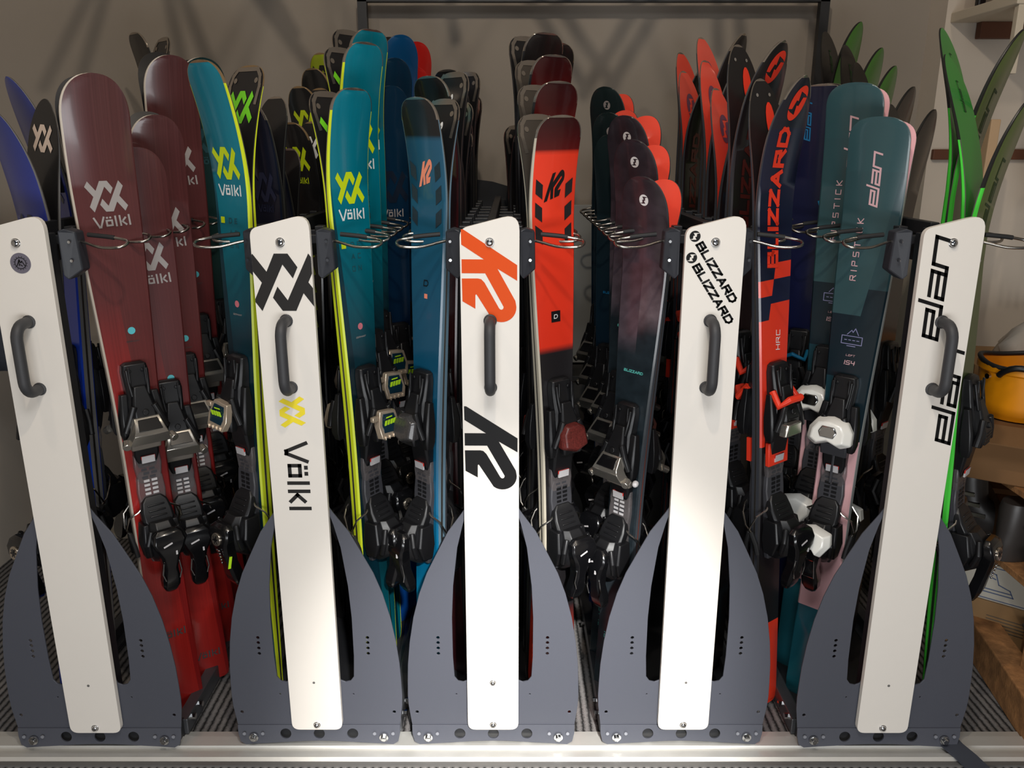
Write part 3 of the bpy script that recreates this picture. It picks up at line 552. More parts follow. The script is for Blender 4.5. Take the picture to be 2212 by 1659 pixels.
def toe_meshes(kind):
    if ('t', kind) in _bc: return _bc[('t', kind)]
    out = []
    def done(b, name, m, bev=.0015):
        o = b.build(name, m, None, bevel=bev, smooth=35); out.append((name, o.data, bev)); bpy.data.objects.remove(o)
    b = MB()      # housing
    blob(b, [(.126,.018,0,.012,0),(.121,.027,0,.018,0),(.105,.030,0,.022,0),(.07,.028,0,.026,0),(.045,.026,0,.030,0),(.03,.031,0,.034,0),(-.03,.033,0,.036,0),(-.06,.030,0,.026,0),(-.10,.029,0,.018,0),(-.135,.020,0,.008,0)])
    for sx in (-1, 1): b.tube([(sx*.022,.026,.112),(sx*.021,.031,.08),(sx*.018,.036,.05)], .0045, 8); b.disc((sx*.014,.022,.108),(0,1,0),.004,.003,8)
    b.disc((0,.050,.012),(0,1,.3),.007,.010,12)
    for k in range(4): b.box((0,.058-.001*k,-.004-.009*k),(.034,.004,.003))
    blob(b, [(.072,.014,.024,.036,0),(.03,.024,.030,.050,0),(.0,.028,.030,.058,0),(-.03,.024,.034,.056,0)])
    for sx in (-1, 1):
        blob(b, [(.055,.009,.012,.026,sx*.034),(.0,.011,.012,.038,sx*.040),(-.04,.010,.014,.040,sx*.042),(-.06,.007,.016,.034,sx*.040)])
        b.tube([(sx*.022,.05,.03),(sx*.034,.05,.0),(sx*.046,.046,-.03)], .008, 8)
        b.box((sx*.018,.031,.09),(.004,.006,.06))
    if kind in ('display','mesh','meshred'): blob(b, [(.02,.02,.034,.052,0),(-.03,.03,.040,.064,0),(-.05,.026,.044,.058,0)])
    done(b, 'toe_housing', [blk])
    if kind == 'silver':
        b = MB(); b.loft([[Vector((-.032,.048,.004)),Vector((.032,.048,.004)),Vector((.028,.060,.004)),Vector((-.028,.060,.004))],[Vector((-.040,.056,-.026)),Vector((.040,.056,-.026)),Vector((.034,.080,-.024)),Vector((-.034,.080,-.024))],[Vector((-.044,.054,-.036)),Vector((.044,.054,-.036)),Vector((.038,.083,-.034)),Vector((-.038,.083,-.034))],[Vector((-.056,.046,-.056)),Vector((.056,.046,-.056)),Vector((.046,.068,-.060)),Vector((-.046,.068,-.060))]])
        for sx in (-1,1): b.disc((sx*.049,.052,-.050),(sx*.3,1,-.5),.0095,.020,14)
        done(b, 'toe_cap', [silverm]); b = MB(); b.loft([[Vector((-.022,.060,.0)),Vector((.022,.060,.0)),Vector((.022,.0645,.0)),Vector((-.022,.0645,.0))],[Vector((-.027,.077,-.023)),Vector((.027,.077,-.023)),Vector((.027,.0825,-.023)),Vector((-.027,.0825,-.023))]])
        done(b, 'cap_window', [blk2], .0008)
        b = MB(); blob(b, [(-.055,.036,.012,.03,0),(-.085,.034,.010,.026,0)]); done(b, 'slide_strip', [sandp], .003)
        b = MB(); b.disc((-.058,.030,-.06),(-.4,.9,-.1),.008,.014,10,dome=1); done(b, 'knob', [stick], .001)
    elif kind in ('display',):
        q = [(-.030,.020),(.022,.026),(.036,-.006),(.034,-.038),(-.026,-.044),(-.036,-.02)]
        b = MB(); b.hull([Vector((x, .057-.25*z, z)) for x, z in q], [Vector((x*.96, .073-.25*z, z*.96)) for x, z in q]); b.box((.040,.065,.012),(.018,.01,.012)); 
        for k in range(4): b.box((-.018+.014*k,.079,-.036),(.003,.012,.010))
        done(b, 'toe_cap', [bronze], .003)
        q2 = [(-.020,.014),(.016,.018),(.025,-.006),(.024,-.024),(-.018,-.028),(-.025,-.012)]
        b = MB(); b.hull([Vector((x, .071-.25*z, z)) for x, z in q2], [Vector((x, .0745-.25*z, z)) for x, z in q2]); done(b, 'display', [screen], .0005)
        b = MB()
        for k in range(4): b.box((.015-.0095*k,.0775,-.003),(.0072 if k != 1 else .0055,.001,.015), rot=('X',-14))
        b.box((0,.0745,.009),(.02,.0008,.003), rot=('X',-14)); done(b, 'figures', [limeg], 0)
    elif kind in ('mesh','meshred'):
        q = [(-.034,.012),(-.012,.026),(.022,.024),(.036,.006),(.038,-.03),(.0,-.042),(-.036,-.03)]
        b = MB(); b.loft([[Vector((x, .046-.15*z, z)) for x, z in q],[Vector((x*1.02, .062-.2*z, z)) for x, z in q],[Vector((x*.8, .073-.2*z, z*.8)) for x, z in q]]); done(b, 'toe_cap', [meshd if kind == 'mesh' else meshr], .003)
    elif kind == 'white':
        q = [(-.050,.0),(-.036,.022),(.0,.030),(.034,.024),(.050,.0),(.052,-.03),(.030,-.042),(.0,-.030),(-.030,-.040),(-.052,-.03)]
        b = MB(); b.loft([[Vector((x, .048-.1*z, z)) for x, z in q],[Vector((x*1.04, .066-.2*z, z)) for x, z in q],[Vector((x*.74, .084-.2*z, z*.7)) for x, z in q]]); done(b, 'toe_cap', [whitep], .003)
        q = [(-.024,.0),(-.016,.012),(.016,.012),(.024,-.002),(.018,-.014),(-.018,-.014)]
        b = MB(); b.hull([Vector((x, .080-.2*z, z)) for x, z in q],[Vector((x*.9, .088-.2*z, z)) for x, z in q]); done(b, 'cap_window', [chrome], .002)
        b = MB(); blob(b, [(-.045,.034,.02,.036,0),(-.075,.032,.016,.030,0)]); b.box((0,.02,-.11),(.006,.006,.08)); b.box((.012,.006,-.16),(.004,.003,.14)); b.box((-.004,.006,-.16),(.004,.003,.14)); done(b, 'slide_plate', [dgrey], .001)
    elif kind == 'race':
        b = MB(); b.tube([(-.03,.02,.06),(-.036,.045,.03),(-.02,.06,.045),(.02,.06,.045),(.036,.045,.03),(.03,.02,.06)], .009, 8); done(b, 'red_yoke', [redplast], .002)
        b = MB(); b.box((0,.012,-.10),(.07,.012,.06)); done(b, 'red_plate', [redplast], .002)
        b = MB(); blob(b, [(-.01,.026,.05,.074,.012),(-.04,.03,.05,.07,.012)]); done(b, 'toe_cap', [silverm], .002)
    elif kind == 'blue':
        b = MB(); b.tube([(-.03,.02,.07),(-.03,.05,.05),(0,.06,.065),(.03,.05,.05),(.03,.02,.07)], .006, 8); done(b, 'cyan_yoke', [cyanp], .001)
    b = MB(); b.box((0,.0195,-.112),(.030,.004,.018), rot=('X',-8)); b.box((0,.02,-.107),(.032,.003,.008), m=1, rot=('X',-8)); done(b, 'sticker', [stick, redst], 0)
    b = MB(); blob(b, [(-.10,.030,0,.010,0),(-.13,.032,0,.012,0),(-.165,.028,0,.010,0),(-.175,.020,0,.008,0)]); done(b, 'clear_tray', [clearp], .002)
    b = MB()
    for r_ in range(4):
        for c_ in (-1, 1): b.box((c_*.009+(.002 if r_ % 2 else -.002),.0112,-.130-.010*r_),(.013,.0012,.005))
    done(b, 'print_blocks', [dgrey], 0)
    _bc[('t', kind)] = out; return out
def heel_meshes(kind):
    if ('h', kind) in _bc: return _bc[('h', kind)]
    out = []
    def done(b, name, m, bev=.0015):
        o = b.build(name, m, None, bevel=bev, smooth=35); out.append((name, o.data, bev)); bpy.data.objects.remove(o)
    b = MB(); blob(b, [(.14,.020,0,.008,0),(.125,.030,0,.011,0),(.09,.033,0,.012,0),(.05,.030,0,.016,0),(-.06,.030,0,.016,0),(-.095,.022,0,.012,0)]); done(b, 'heel_track', [clearp if kind == 'silver' else dgrey], .002)
    b = MB()
    for r_ in range(4):
        for c_ in (-1, 1): b.box((c_*.009,.0128,.118-.011*r_),(.013,.0012,.006))
    done(b, 'print_blocks', [stick if kind == 'silver' else blk], 0)
    b = MB()
    blob(b, [(.078,.018,.008,.016,0),(.066,.030,.010,.024,0),(.045,.036,.012,.034,0),(.025,.037,.02,.045,0),(.012,.030,.022,.046,0)])
    for k in range(3): b.box((0,.028+.006*k,.058-.012*k),(.040,.004,.004))                 # brake pedal
    blob(b, [(.025,.026,.012,.060,0),(.0,.034,.012,.082,0),(-.035,.036,.012,.086,0),(-.065,.030,.012,.070,0),(-.085,.022,.012,.040,0)])   # body
    for sx in (-1,1): blob(b, [(.02,.008,.012,.05,sx*.034),(-.03,.010,.012,.06,sx*.038),(-.07,.007,.012,.04,sx*.034)]); b.tube([(sx*.03,.07,.01),(sx*.042,.075,-.02),(sx*.036,.06,-.055)], .007, 8)
    done(b, 'heel_housing', [blk])
    b = MB(); blob(b, [(.014,.022,.080,.092,0),(.004,.034,.080,.100,0),(-.014,.038,.084,.105,0),(-.032,.032,.080,.106,0),(-.055,.022,.070,.100,0),(-.09,.016,.062,.090,0),(-.125,.021,.052,.082,0),(-.145,.020,.050,.074,0),(-.158,.014,.050,.066,0),(-.164,.006,.052,.060,0)]); done(b, 'release_lever', [blk2], .0025)
    if kind == 'display' or kind == 'dark':
        b = MB(); b.disc((.0,.104,-.022),(0,1,.1),.0165,.005,24)
        done(b, 'dial', [dialm], .001)
        b = MB()
        for k in range(3): b.box((0,.1098,-.022),(.022,.001,.0035), rot=('Y',60*k+10))
        done(b, 'dial_slot', [blk], 0)
        b = MB()
        for k in range(5): b.box((0,.104-.002*k,-.052-.009*k),(.013-.0018*k,.004,.005), rot=('X',-20))
        done(b, 'spring', [chrome], .001)
        if kind == 'display':
            b = MB(); b.box((-.021,.088,-.085),(.0015,.007,.03), rot=('X',12)); done(b, 'lime_strip', [limeg], 0)
    if kind == 'white':
        q = [(-.042,.016),(.0,.028),(.042,.016),(.046,-.012),(.026,-.045),(.012,-.030),(-.012,-.030),(-.026,-.045),(-.046,-.012)]
        b = MB(); b.loft([[Vector((x, .080-.1*z, z)) for x, z in q],[Vector((x*1.03, .096-.15*z, z)) for x, z in q],[Vector((x*.75, .114-.2*z, z*.75)) for x, z in q]]); done(b, 'heel_cap', [whitep], .003)
        b = MB(); b.tube([(-.012,.098,-.06),(-.014,.09,-.11),(.014,.09,-.11),(.012,.098,-.06),(-.012,.098,-.06)], .0025, 6); done(b, 'lever_rim', [chrome], 0)
    elif kind in ('silver','race','mesh','meshred'):
        b = MB(); b.box((.006,.105,-.02),(.022,.002,.004), rot=('Y',18)); b.box((-.012,.103,-.04),(.004,.002,.02)); done(b, 'print_marks', [stick], 0)
        b = MB(); b.tube([(.018,.092,-.07),(.022,.088,-.10),(.016,.086,-.12)], .002, 6); b.tube([(-.018,.092,-.07),(-.022,.088,-.10),(-.016,.086,-.12)], .002, 6); done(b, 'spring_wire', [chrome], 0)
    b = MB()
    for sx in (-1,1): b.tube([(sx*.020,.016,.06),(sx*.040,.018,.045),(sx*.060,.006,.03),(sx*.066,-.008,.0),(sx*.058,-.020,-.02)], .0024, 6)
    b.build; done(b, 'brake_wire', [steel], 0)
    b = MB()
    for sx in (-1,): b.tube([(sx*.058,-.018,-.018),(sx*.054,-.030,-.05),(sx*.052,-.034,-.075)], .006, 8)
    done(b, 'brake_pad', [rub], .001)
    b = MB(); b.tube([(.058,-.018,-.018),(.054,-.030,-.05),(.052,-.034,-.075)], .006, 8); done(b, 'brake_pad', [rub], .001)
    _bc[('h', kind)] = out; return out
def fit(name, parts, parent, loc, full):
    p = None
    for i, (nm, me, bev) in enumerate(parts):
        if not full and nm in ('print_blocks','sticker','print_marks','figures','dial_slot','spring','lever_rim','lime_strip','slide_strip','knob','spring_wire'): 
            if not (nm == 'figures'): continue
        o = bpy.data.objects.new(name if i == 0 else nm, me); C.objects.link(o)
        if i == 0: o.parent = parent; o.location = loc; p = o
        else: o.parent = p
        if bev and (full or i == 0):
            b = o.modifiers.new('bevel', 'BEVEL'); b.width = bev; b.segments = 2; b.limit_method = 'ANGLE'; b.angle_limit = R(35)
    return p
ORD = ['front', 'second', 'third', 'fourth', 'fifth', 'sixth', 'seventh', 'eighth', 'ninth']
ALLSKI = []
def ski(style, tip, Y, phi, bend, side, rack, order, role, low=None, W=None, L=None, full=True, lean=0, group=None, bl=.24, label=None, ldepth=0, vt=None, shift=0):
    st = dict(S[style]); 
    if W: st['W'] = W
    n = Vector((math.sin(R(phi)), -math.cos(R(phi)), 0)); 
    Pt = P(tip[0], tip[1], Y+bend*n.y+shift*n.y); Bt = Pt-n*bend
    if low: zl = (Bt-P(low[0], low[1], Y)).normalized()
    else: zl = Vector((math.sin(R(lean)), 0, math.cos(R(lean)))).normalized()
    if ldepth: zl = (zl+Vector((0, ldepth, 0))).normalized()
    yl = (n-zl*n.dot(zl)).normalized(); xl = yl.cross(zl)
    Lz = (Bt.z-.012)/zl.z; L = Lz if L is None else L
    sk = Ski(st, L, bend, bl); sk.vis_top = (role == 'front') if vt is None else vt; sk.vis_base = (role == 'back')
    me = ski_mesh(sk); o = bpy.data.objects.new('ski', me); C.objects.link(o)
    org = Bt-zl*L
    o.matrix_world = Matrix((( xl.x, yl.x, zl.x, org.x),(xl.y, yl.y, zl.y, org.y),(xl.z, yl.z, zl.z, org.z),(0,0,0,1)))
    tx = {'front': 'top sheet showing', 'back': 'base showing'}[role]
    lab = label or f"{st['look']} ski, {tx}, {ORD[order]} pair back, {side} of {RACKN[rack]} post"
    tag(o, lab, 'ski', group or f"skis hung on the {side} of the {RACKN[rack]} rack")
    zt = L*.525; zh = L*.345
    if st['bind']:
        fit('toe_piece', toe_meshes(st['bind']), o, (0, sk.off(zt)+sk.th(zt), zt), full)
        fit('heel_piece', heel_meshes(st['bind']), o, (0, sk.off(zh)+sk.th(zh), zh), full)
    ALLSKI.append(o); return o, Bt, zl, n, L
def pair(style, tip, Y, phi, bend, side, rack, order, ptip=None, low=None, W=None, pstyle=None, full=True, lean=0, pb=None, bl=.24, ldepth=0):
    o, Bt, zl, n, L = ski(style, tip, Y, phi, bend, side, rack, order, 'front', low=low, W=W, full=full, lean=lean, bl=bl, ldepth=ldepth)
    # partner, base to base
    pb = bend if pb is None else pb
    pst = pstyle or style
    dz = 0
    if ptip: 
        q = P(ptip[0], ptip[1], Y-pb*n.y); dz = q.z-Bt.z
    L2 = L+dz/zl.z
    st = dict(S[pst]); 
    if W: st['W'] = W
    st['W'] *= .97
    sk = Ski(st, L2, pb, bl); sk.vis_top = False; sk.vis_base = True
    me = ski_mesh(sk); o2 = bpy.data.objects.new('ski', me); C.objects.link(o2)
    n2 = -n; yl = (n2-zl*n2.dot(zl)).normalized(); xl = yl.cross(zl); org = Bt-zl*L-n*.001
    o2.matrix_world = Matrix(((xl.x, yl.x, zl.x, org.x),(xl.y, yl.y, zl.y, org.y),(xl.z, yl.z, zl.z, org.z),(0,0,0,1)))
    tag(o2, f"{st['look']} ski, base showing, {ORD[order]} pair back, {side} of {RACKN[rack]} post", 'ski', f"skis hung on the {side} of the {RACKN[rack]} rack")
    zt = L*.525; zh = L*.345
    fit('toe_piece', toe_meshes(st['bind']), o2, (0, sk.off(zt)+sk.th(zt), zt), False)
    fit('heel_piece', heel_meshes(st['bind']), o2, (0, sk.off(zh)+sk.th(zh), zh), False)
    ALLSKI.append(o2)
    return o, o2

# left of rack 0
pair('royal', (-12,243), 1.90, -30, .085, 'left', 0, 0, ptip=(46,212), low=(118,900), bl=.36, pb=.025)
pair('royal', (18,168), 2.06, -34, .095, 'left', 0, 1, ptip=(125,168), low=(178,880), bl=.36, pb=.075)
pair('black', (290,70), 2.78, -45, .045, 'left', 0, 2, ptip=(350,80), full=False)
# right of rack 0
pair('maroon', (197,158), 1.88, 40, .035, 'right', 0, 0, low=(298,900))
pair('maroon', (290,318), 2.01, 33, .035, 'right', 0, 1, low=(376,940), W=.13)
pair('maroon', (334,248), 2.13, 35, .045, 'right', 0, 2, ptip=(275,240), low=(406,860), W=.13)
pair('maroon', (367,119), 2.27, 36, .05, 'right', 0, 3, ptip=(312,112), low=(432,760), W=.135)
pair('darkteal', (436,124), 2.46, 38, .04, 'right', 0, 4, W=.135)
pair('darkteal', (470,190), 2.62, 38, .04, 'right', 0, 5, full=False)
# left of rack 1
pair('tealgold', (432,130), 1.90, -36, .062, 'left', 1, 0, ptip=(512,140), low=(552,1050), bl=.3)
pair('navy', (533,215), 2.06, -38, .04, 'left', 1, 1, ptip=(568,208))
pair('navy', (574,325), 2.19, -38, .035, 'left', 1, 2, ptip=(604,320))
pair('blacklime', (628,264), 2.34, -30, .04, 'left', 1, 3, ptip=(672,262), full=False)
pair('blacklime', (646,186), 2.47, -30, .04, 'left', 1, 4, ptip=(690,190), full=False)
pair('blacklime', (674,147), 2.60, -30, .04, 'left', 1, 5, full=False)
pair('lime', (692,114), 2.74, -30, .04, 'left', 1, 6, full=False)
# right of rack 1
pair('teal', (764,190), 1.90, 56, .042, 'right', 1, 0, ptip=(700,196), low=(788,1000))
pair('teal', (790,91), 2.04, 54, .042, 'right', 1, 1, ptip=(735,102))
pair('teal', (802,63), 2.18, 52, .042, 'right', 1, 2, ptip=(758,64))
pair('darkblue', (845,185), 2.32, 40, .03, 'right', 1, 3)
pair('darkblue', (853,125), 2.44, 40, .03, 'right', 1, 4)
pair('blue', (867,75), 2.57, 38, .03, 'right', 1, 5, full=False)
pair('red', (897,145), 2.70, 38, .03, 'right', 1, 6, full=False)
pair('red', (900,90), 2.82, 38, .03, 'right', 1, 7, full=False)
# left of rack 2
pair('k2blue', (899,210), 1.90, -44, .04, 'left', 2, 0, ptip=(952,212), low=(930,800))
pair('darkred', (925,164), 2.06, -44, .04, 'left', 2, 1, ptip=(980,155))
pair('darkred', (940,222), 2.19, -44, .04, 'left', 2, 2, ptip=(983,219))
pair('darkred', (944,285), 2.32, -44, .04, 'left', 2, 3, ptip=(976,278), full=False)
pair('black', (966,150), 2.52, -40, .04, 'left', 2, 4, ptip=(1012,155), full=False)
pair('black', (975,205), 2.68, -40, .04, 'left', 2, 5, ptip=(1006,205), full=False)
# right of rack 2
pair('k2red', (1212,249), 1.90, 34, .045, 'right', 2, 0, ptip=(1168,245), low=(1193,700))
pair('k2red2', (1208,175), 2.03, 34, .045, 'right', 2, 1, ptip=(1158,183))
pair('k2red2', (1198,118), 2.16, 34, .045, 'right', 2, 2, ptip=(1146,130))
pair('black', (1180,70), 2.29, 34, .045, 'right', 2, 3, ptip=(1140,78))
pair('black', (1206,92), 2.44, 34, .04, 'right', 2, 4, full=False)
pair('black', (1150,272), 2.60, 34, .035, 'right', 2, 5, ptip=(1128,270), full=False)
pair('black', (1152,322), 2.75, 34, .035, 'right', 2, 6, ptip=(1130,320), full=False)
# left of rack 3
pair('plum', (1386,382), 1.92, -46, .045, 'left', 3, 0, ptip=(1447,386), low=(1368,900))
pair('plum', (1366,302), 2.06, -46, .045, 'left', 3, 1, ptip=(1438,312), low=(1350,850))
pair('plum', (1348,249), 2.19, -46, .045, 'left', 3, 2, ptip=(1412,250))
pair('pine', (1318,291), 2.33, -44, .04, 'left', 3, 3, full=False)
pair('pine', (1313,243), 2.46, -44, .04, 'left', 3, 4, ptip=(1378,238))
pair('pine', (1306,187), 2.60, -44, .04, 'left', 3, 5, ptip=(1358,203))
# right of rack 3
pair('hrc', (1738,165), 1.90, 34, .075, 'right', 3, 0, ptip=(1668,168), low=(1664,680), bl=.3, pstyle='race_coral', pb=.04)
pair('racered', (1692,87), 2.04, 36, .075, 'right', 3, 1, ptip=(1632,96), bl=.3, pstyle='race_coral', pb=.05)
pair('racewhole', (1640,200), 2.18, 46, .06, 'right', 3, 2, ptip=(1578,190), bl=.3)
pair('racewhole', (1612,122), 2.31, 46, .06, 'right', 3, 3, ptip=(1550,130), bl=.3)
pair('racewhole', (1606,72), 2.44, 46, .065, 'right', 3, 4, ptip=(1527,80), bl=.3)
pair('racewhole', (1540,170), 2.58, 46, .05, 'right', 3, 5, ptip=(1484,153), full=False)
pair('racewhole', (1530,130), 2.74, 46, .05, 'right', 3, 6, ptip=(1487,113), full=False)
# left of rack 4
pair('elan', (1903,252), 1.93, -42, .03, 'left', 4, 0, ptip=(1948,259), low=(1843,760))
pair('elan', (1849,178), 2.06, -42, .03, 'left', 4, 1, ptip=(1912,188), low=(1800,700))
pair('elannavy', (1778,181), 2.24, -34, .03, 'left', 4, 2)
pair('elangrey', (1790,180), 2.42, -34, .03, 'left', 4, 3)
pair('green2', (1755,215), 2.58, -34, .03, 'left', 4, 4)
# right of rack 4
pair('green', (2226,212), 1.86, 44, .085, 'right', 4, 0, ptip=(2152,113), bl=.36, low=(2056,1000))
pair('green', (2212,62), 2.0, 44, .085, 'right', 4, 1, ptip=(2112,60), bl=.36, lean=0)
pair('brown', (2017,236), 2.22, 40, .055, 'right', 4, 2, ptip=(1935,225), bl=.36)
pair('brown', (1972,187), 2.36, 40, .055, 'right', 4, 3, ptip=(1915,183), bl=.3)
pair('green2', (1932,142), 2.49, 40, .055, 'right', 4, 4, ptip=(1875,135), bl=.3)
pair('green2', (1903,103), 2.62, 40, .055, 'right', 4, 5, ptip=(1856,97), bl=.3, full=False)
pair('green2', (1858,47), 2.75, 40, .055, 'right', 4, 6, ptip=(1820,68), bl=.3, full=False)

# ---------------------------------------------------------------- frame, added shadow pipes and things along the walls
t = empty('clothes_frame', (0.25, 2.95, 0)); tag(t, 'black square-tube frame standing against the grey back wall above the skis', 'frame')
xl = P(783, 10, 2.95).x-.25; xr = P(1775, 60, 2.95).x-.25; zt = P(1200, 4, 2.95).z
for xx in (xl, xr):
    b = MB(); b.box((xx, 0, (zt+.02)/2), (.03, .03, zt+.02)); b.build('upright', blackm, t)
b = MB(); b.box(((xl+xr)/2, 0, zt+.012), (xr-xl+.03, .03, .026)); b.build('top_bar', blackm, t)
tr = empty('shadow_pipes', (0, 2.3, 2.2)); tag(tr, 'unseen pipes added under the ceiling to throw crossed shadows on the back wall', 'shadow caster')  # pipes out of view, added only to cast the streaks on the wall
Ls = Vector((0, .7, 2.95))
for a, c in [((250,-150),(95,170)),((262,-150),(165,190)),((340,-150),(410,190)),((352,-150),(480,190)),((470,-150),(705,170)),((560,-90),(640,60)),((955,-120),(985,70)),((1060,-150),(1270,180)),((1110,-150),(1330,170)),((1460,-150),(1255,190)),((1510,-150),(1310,180)),((1548,-120),(1550,100)),((1592,-120),(1600,100)),((1690,-120),(1800,150))]:
    q = []
    for px in (a, c):
        Wp = P(px[0], px[1], 2.97); q.append(Ls+(Wp-Ls)*((2.3-.7)/(2.97-.7))-Vector((0,2.3,2.2)))
    b = MB(); b.tube([q[0], q[1]], .014, 10); b.build('shadow_pipe', blackm, tr, smooth=60)
# board on the back wall; dark cabinet added for the shadow below it
grey = mat('pale_grey_board', (140,140,136), .6, noise=.04, nscale=8)
b = MB(); b.box((.30, 2.955, .98), (.52, .02, .57)); tag(b.build('wall_board', grey, bevel=.002), 'pale grey board above the added dark cabinet behind the red and black skis', 'board')
t = empty('shadow_cabinet', (.30, 2.86, 0)); tag(t, 'dark cabinet added to fill the shadow below the pale grey board', 'cabinet')
b = MB(); b.box((0,0,.345),(.56,.16,.69)); b.build('body', mat('shadow_fill', (52,50,48), .6), t, bevel=.003)
for sx in (-1,1):
    b = MB(); b.box((sx*.14,-.088,.36),(.268,.016,.62)); d_ = b.build('door', mat('shadow_fill_door', (60,58,55), .55), t, bevel=.002)
    b = MB(); b.tube([(sx*.03,-.096,.42),(sx*.03,-.115,.42),(sx*.03,-.115,.52),(sx*.03,-.096,.52)],.004,8); b.build('door_handle', steel, d_)
# strap round the second blue pair
so = ALLSKI[2]; sm_ = so.matrix_world; Ls_ = max(v.co.z for v in so.data.vertices)
b = MB(); w2 = .052; zc = Ls_-.232; y0, y1 = -.026, .034
def strapring(z): return [(-w2,y0,z),(w2,y0,z),(w2,y1,z),(-w2,y1,z)]
b.loft([[Vector(p) for p in strapring(zc-.022)],[Vector(p) for p in strapring(zc+.022)]])
st_o = b.build('ski_strap', mat('black_webbing',(26,24,26),.7,bump=.4,bscale=500), bevel=.003); st_o.matrix_world = sm_
tag(st_o, 'black strap with red and white print round the blue pair at the far left', 'strap')
b = MB()
for q in clipx(xform(word('VOLKL'), 0, 0, 0, .022), -.05, .05): b.add([(-p[0]-.002, y1+.0016, zc+p[1]) for p in q], [(0,1,2)])
b.build('print', pwht, st_o, fixn=False)
for dx in (-.030, .030):
    b = MB(); b.box((dx, y1+.001, zc), (.016,.001,.03)); b.build('red_patch', mat('dull_red_patch',(120,36,36),.6), st_o)
# ---- right side
tan = mat('cardboard', (150,116,76), .8, noise=.08, nscale=9); tan2 = mat('worn_cardboard', (128,92,56), .85, noise=.2, nscale=6)
wood = mat('raw_timber', (166,118,74), .75, noise=.85, nscale=30, bump=.6, bscale=120); brown = mat('brown_stained_wood', (96,56,34), .6, noise=.2, nscale=10)
paper = mat('printed_paper', (190,184,170), .7, noise=.03, nscale=4); shelfm = mat('shelf_board', (204,192,172), .6)
def boxthing(name, c, d, m, lab, cat, rot=0, bev=.003, group=None, parts=None):
    t = MB(); t.box((0,0,0), d); o = t.build(name, m, bevel=bev); o.location = c; o.rotation_euler = (0,0,R(rot)); tag(o, lab, cat, group); return o
o = boxthing('wall_shelf', (1.70, 2.715, 1.862), (.55, .37, .030), shelfm, 'pale shelf board high on the right wall with tins on it', 'shelf')
b = MB(); b.box((.02,.165,-.040),(.42,.03,.05)); b.build('batten', brown, o, bevel=.002)
b = MB(); b.box((-.255,-.17,-.10),(.022,.022,.20)); b.build('corner_post', shelfm, o, bevel=.002)
t = empty('red_tin', (1.515, 2.68, 1.877)); tag(t, 'red tin with a round grey label on the high right shelf', 'tin')
b = MB(); b.loft([[Vector((.065*math.cos(2*math.pi*k/28), .065*math.sin(2*math.pi*k/28), z)) for k in range(28)] for z in (0,.16)]); b.build('body', mat('red_tin_paint',(150,24,30),.35), t, smooth=40, bevel=.002)
b = MB(); b.disc((-.01,-.0655,.045),(0,-1,0),.027,.002,20); b.build('label_disc', mat('grey_label',(88,84,84),.5,noise=.5,nscale=120), t)
b = MB(); b.disc((0,0,.16),(0,0,1),.067,.008,28); b.build('lid', mat('tin_lid',(150,145,140),.3,metal=.8), t)
t = empty('black_tool_handle', (1.462, 2.80, 1.877)); tag(t, 'black handle standing at the left end of the high right shelf', 'tool')
b = MB(); b.box((0,0,.05),(.026,.024,.10)); b.build('grip', blk, t, bevel=.006); b = MB(); b.tube([(0,0,.1),(0,0,.16)],.005,8); b.build('shaft', steel, t)
for k, (xx, cc, nm) in enumerate(((1.63,(190,188,184),'white bottle with grey print beside the red tin on the high shelf'),(1.70,(40,80,130),'blue tin at the right edge on the high shelf'))):
    b = MB(); b.loft([[Vector((rr*math.cos(2*math.pi*q/20), rr*math.sin(2*math.pi*q/20), z)) for q in range(20)] for z, rr in ((0,.030),(.10,.030),(.13,.014),(.15,.014))]); o = b.build('bottle' if k == 0 else 'blue_tin', mat('bottle_%d'%k, cc, .4), smooth=40); o.location = (xx, 2.64, 1.877); tag(o, nm, 'bottle' if k == 0 else 'tin')
o = boxthing('hook_rail', (1.62, 2.892, 1.435), (.40, .018, .034), brown, 'brown wooden rail with a small hook across the pale right wall', 'rail')
b = MB(); b.tube([(-.135,-.01,-.008),(-.135,-.022,-.012),(-.137,-.026,-.03),(-.132,-.028,-.045),(-.120,-.03,-.05),(-.110,-.03,-.042),(-.111,-.03,-.032)], .0028, 8); b.build('screw_hook', steel, o, smooth=60)
o = boxthing('wall_stud', (1.478, 2.66, .99), (.030, .045, 1.10), mat('pale_pine', (196,164,128), .7, noise=.1, nscale=20), 'pale pine upright standing between the bright green pairs and right wall', 'upright')
o = MB(); o.disc((1.512, 2.898, 1.60), (0,-1,0), .006, .004, 12); tag(o.build('wall_plug', mat('plug_brown',(70,48,38),.7)), 'small dark plug in the pale wall left of the green tips', 'plug')
# work glove on the wall
t = empty('work_glove', (1.69, 2.62, 1.40)); tag(t, 'cream and dark red work glove hanging at the right edge above the bucket', 'glove')
b = MB(); b.loft([[Vector((hw*math.cos(a), .018*math.sin(a), z)) for a in [2*math.pi*k/14 for k in range(14)]] for z, hw in ((.05,.030),(.02,.034),(-.03,.042),(-.09,.045),(-.12,.040))]); b.build('palm', mat('cream_leather',(200,176,150),.8,noise=.1), t, smooth=60)
for k in range(4):
    b = MB(); xk = -.033+.022*k; b.tube([(xk,0,-.11),(xk*1.1,-.004,-.15),(xk*1.15,-.01,-.185-.008*(k in (1,2)))], .0105, 10, 0, .008); b.build('finger', mat('cream_leather',(200,176,150)), t, smooth=60)
b = MB(); b.tube([(-.040,0,-.03),(-.062,-.004,-.06),(-.068,-.01,-.10)], .012, 10, 0, .009); b.build('thumb', mat('cream_leather',(200,176,150)), t, smooth=60)
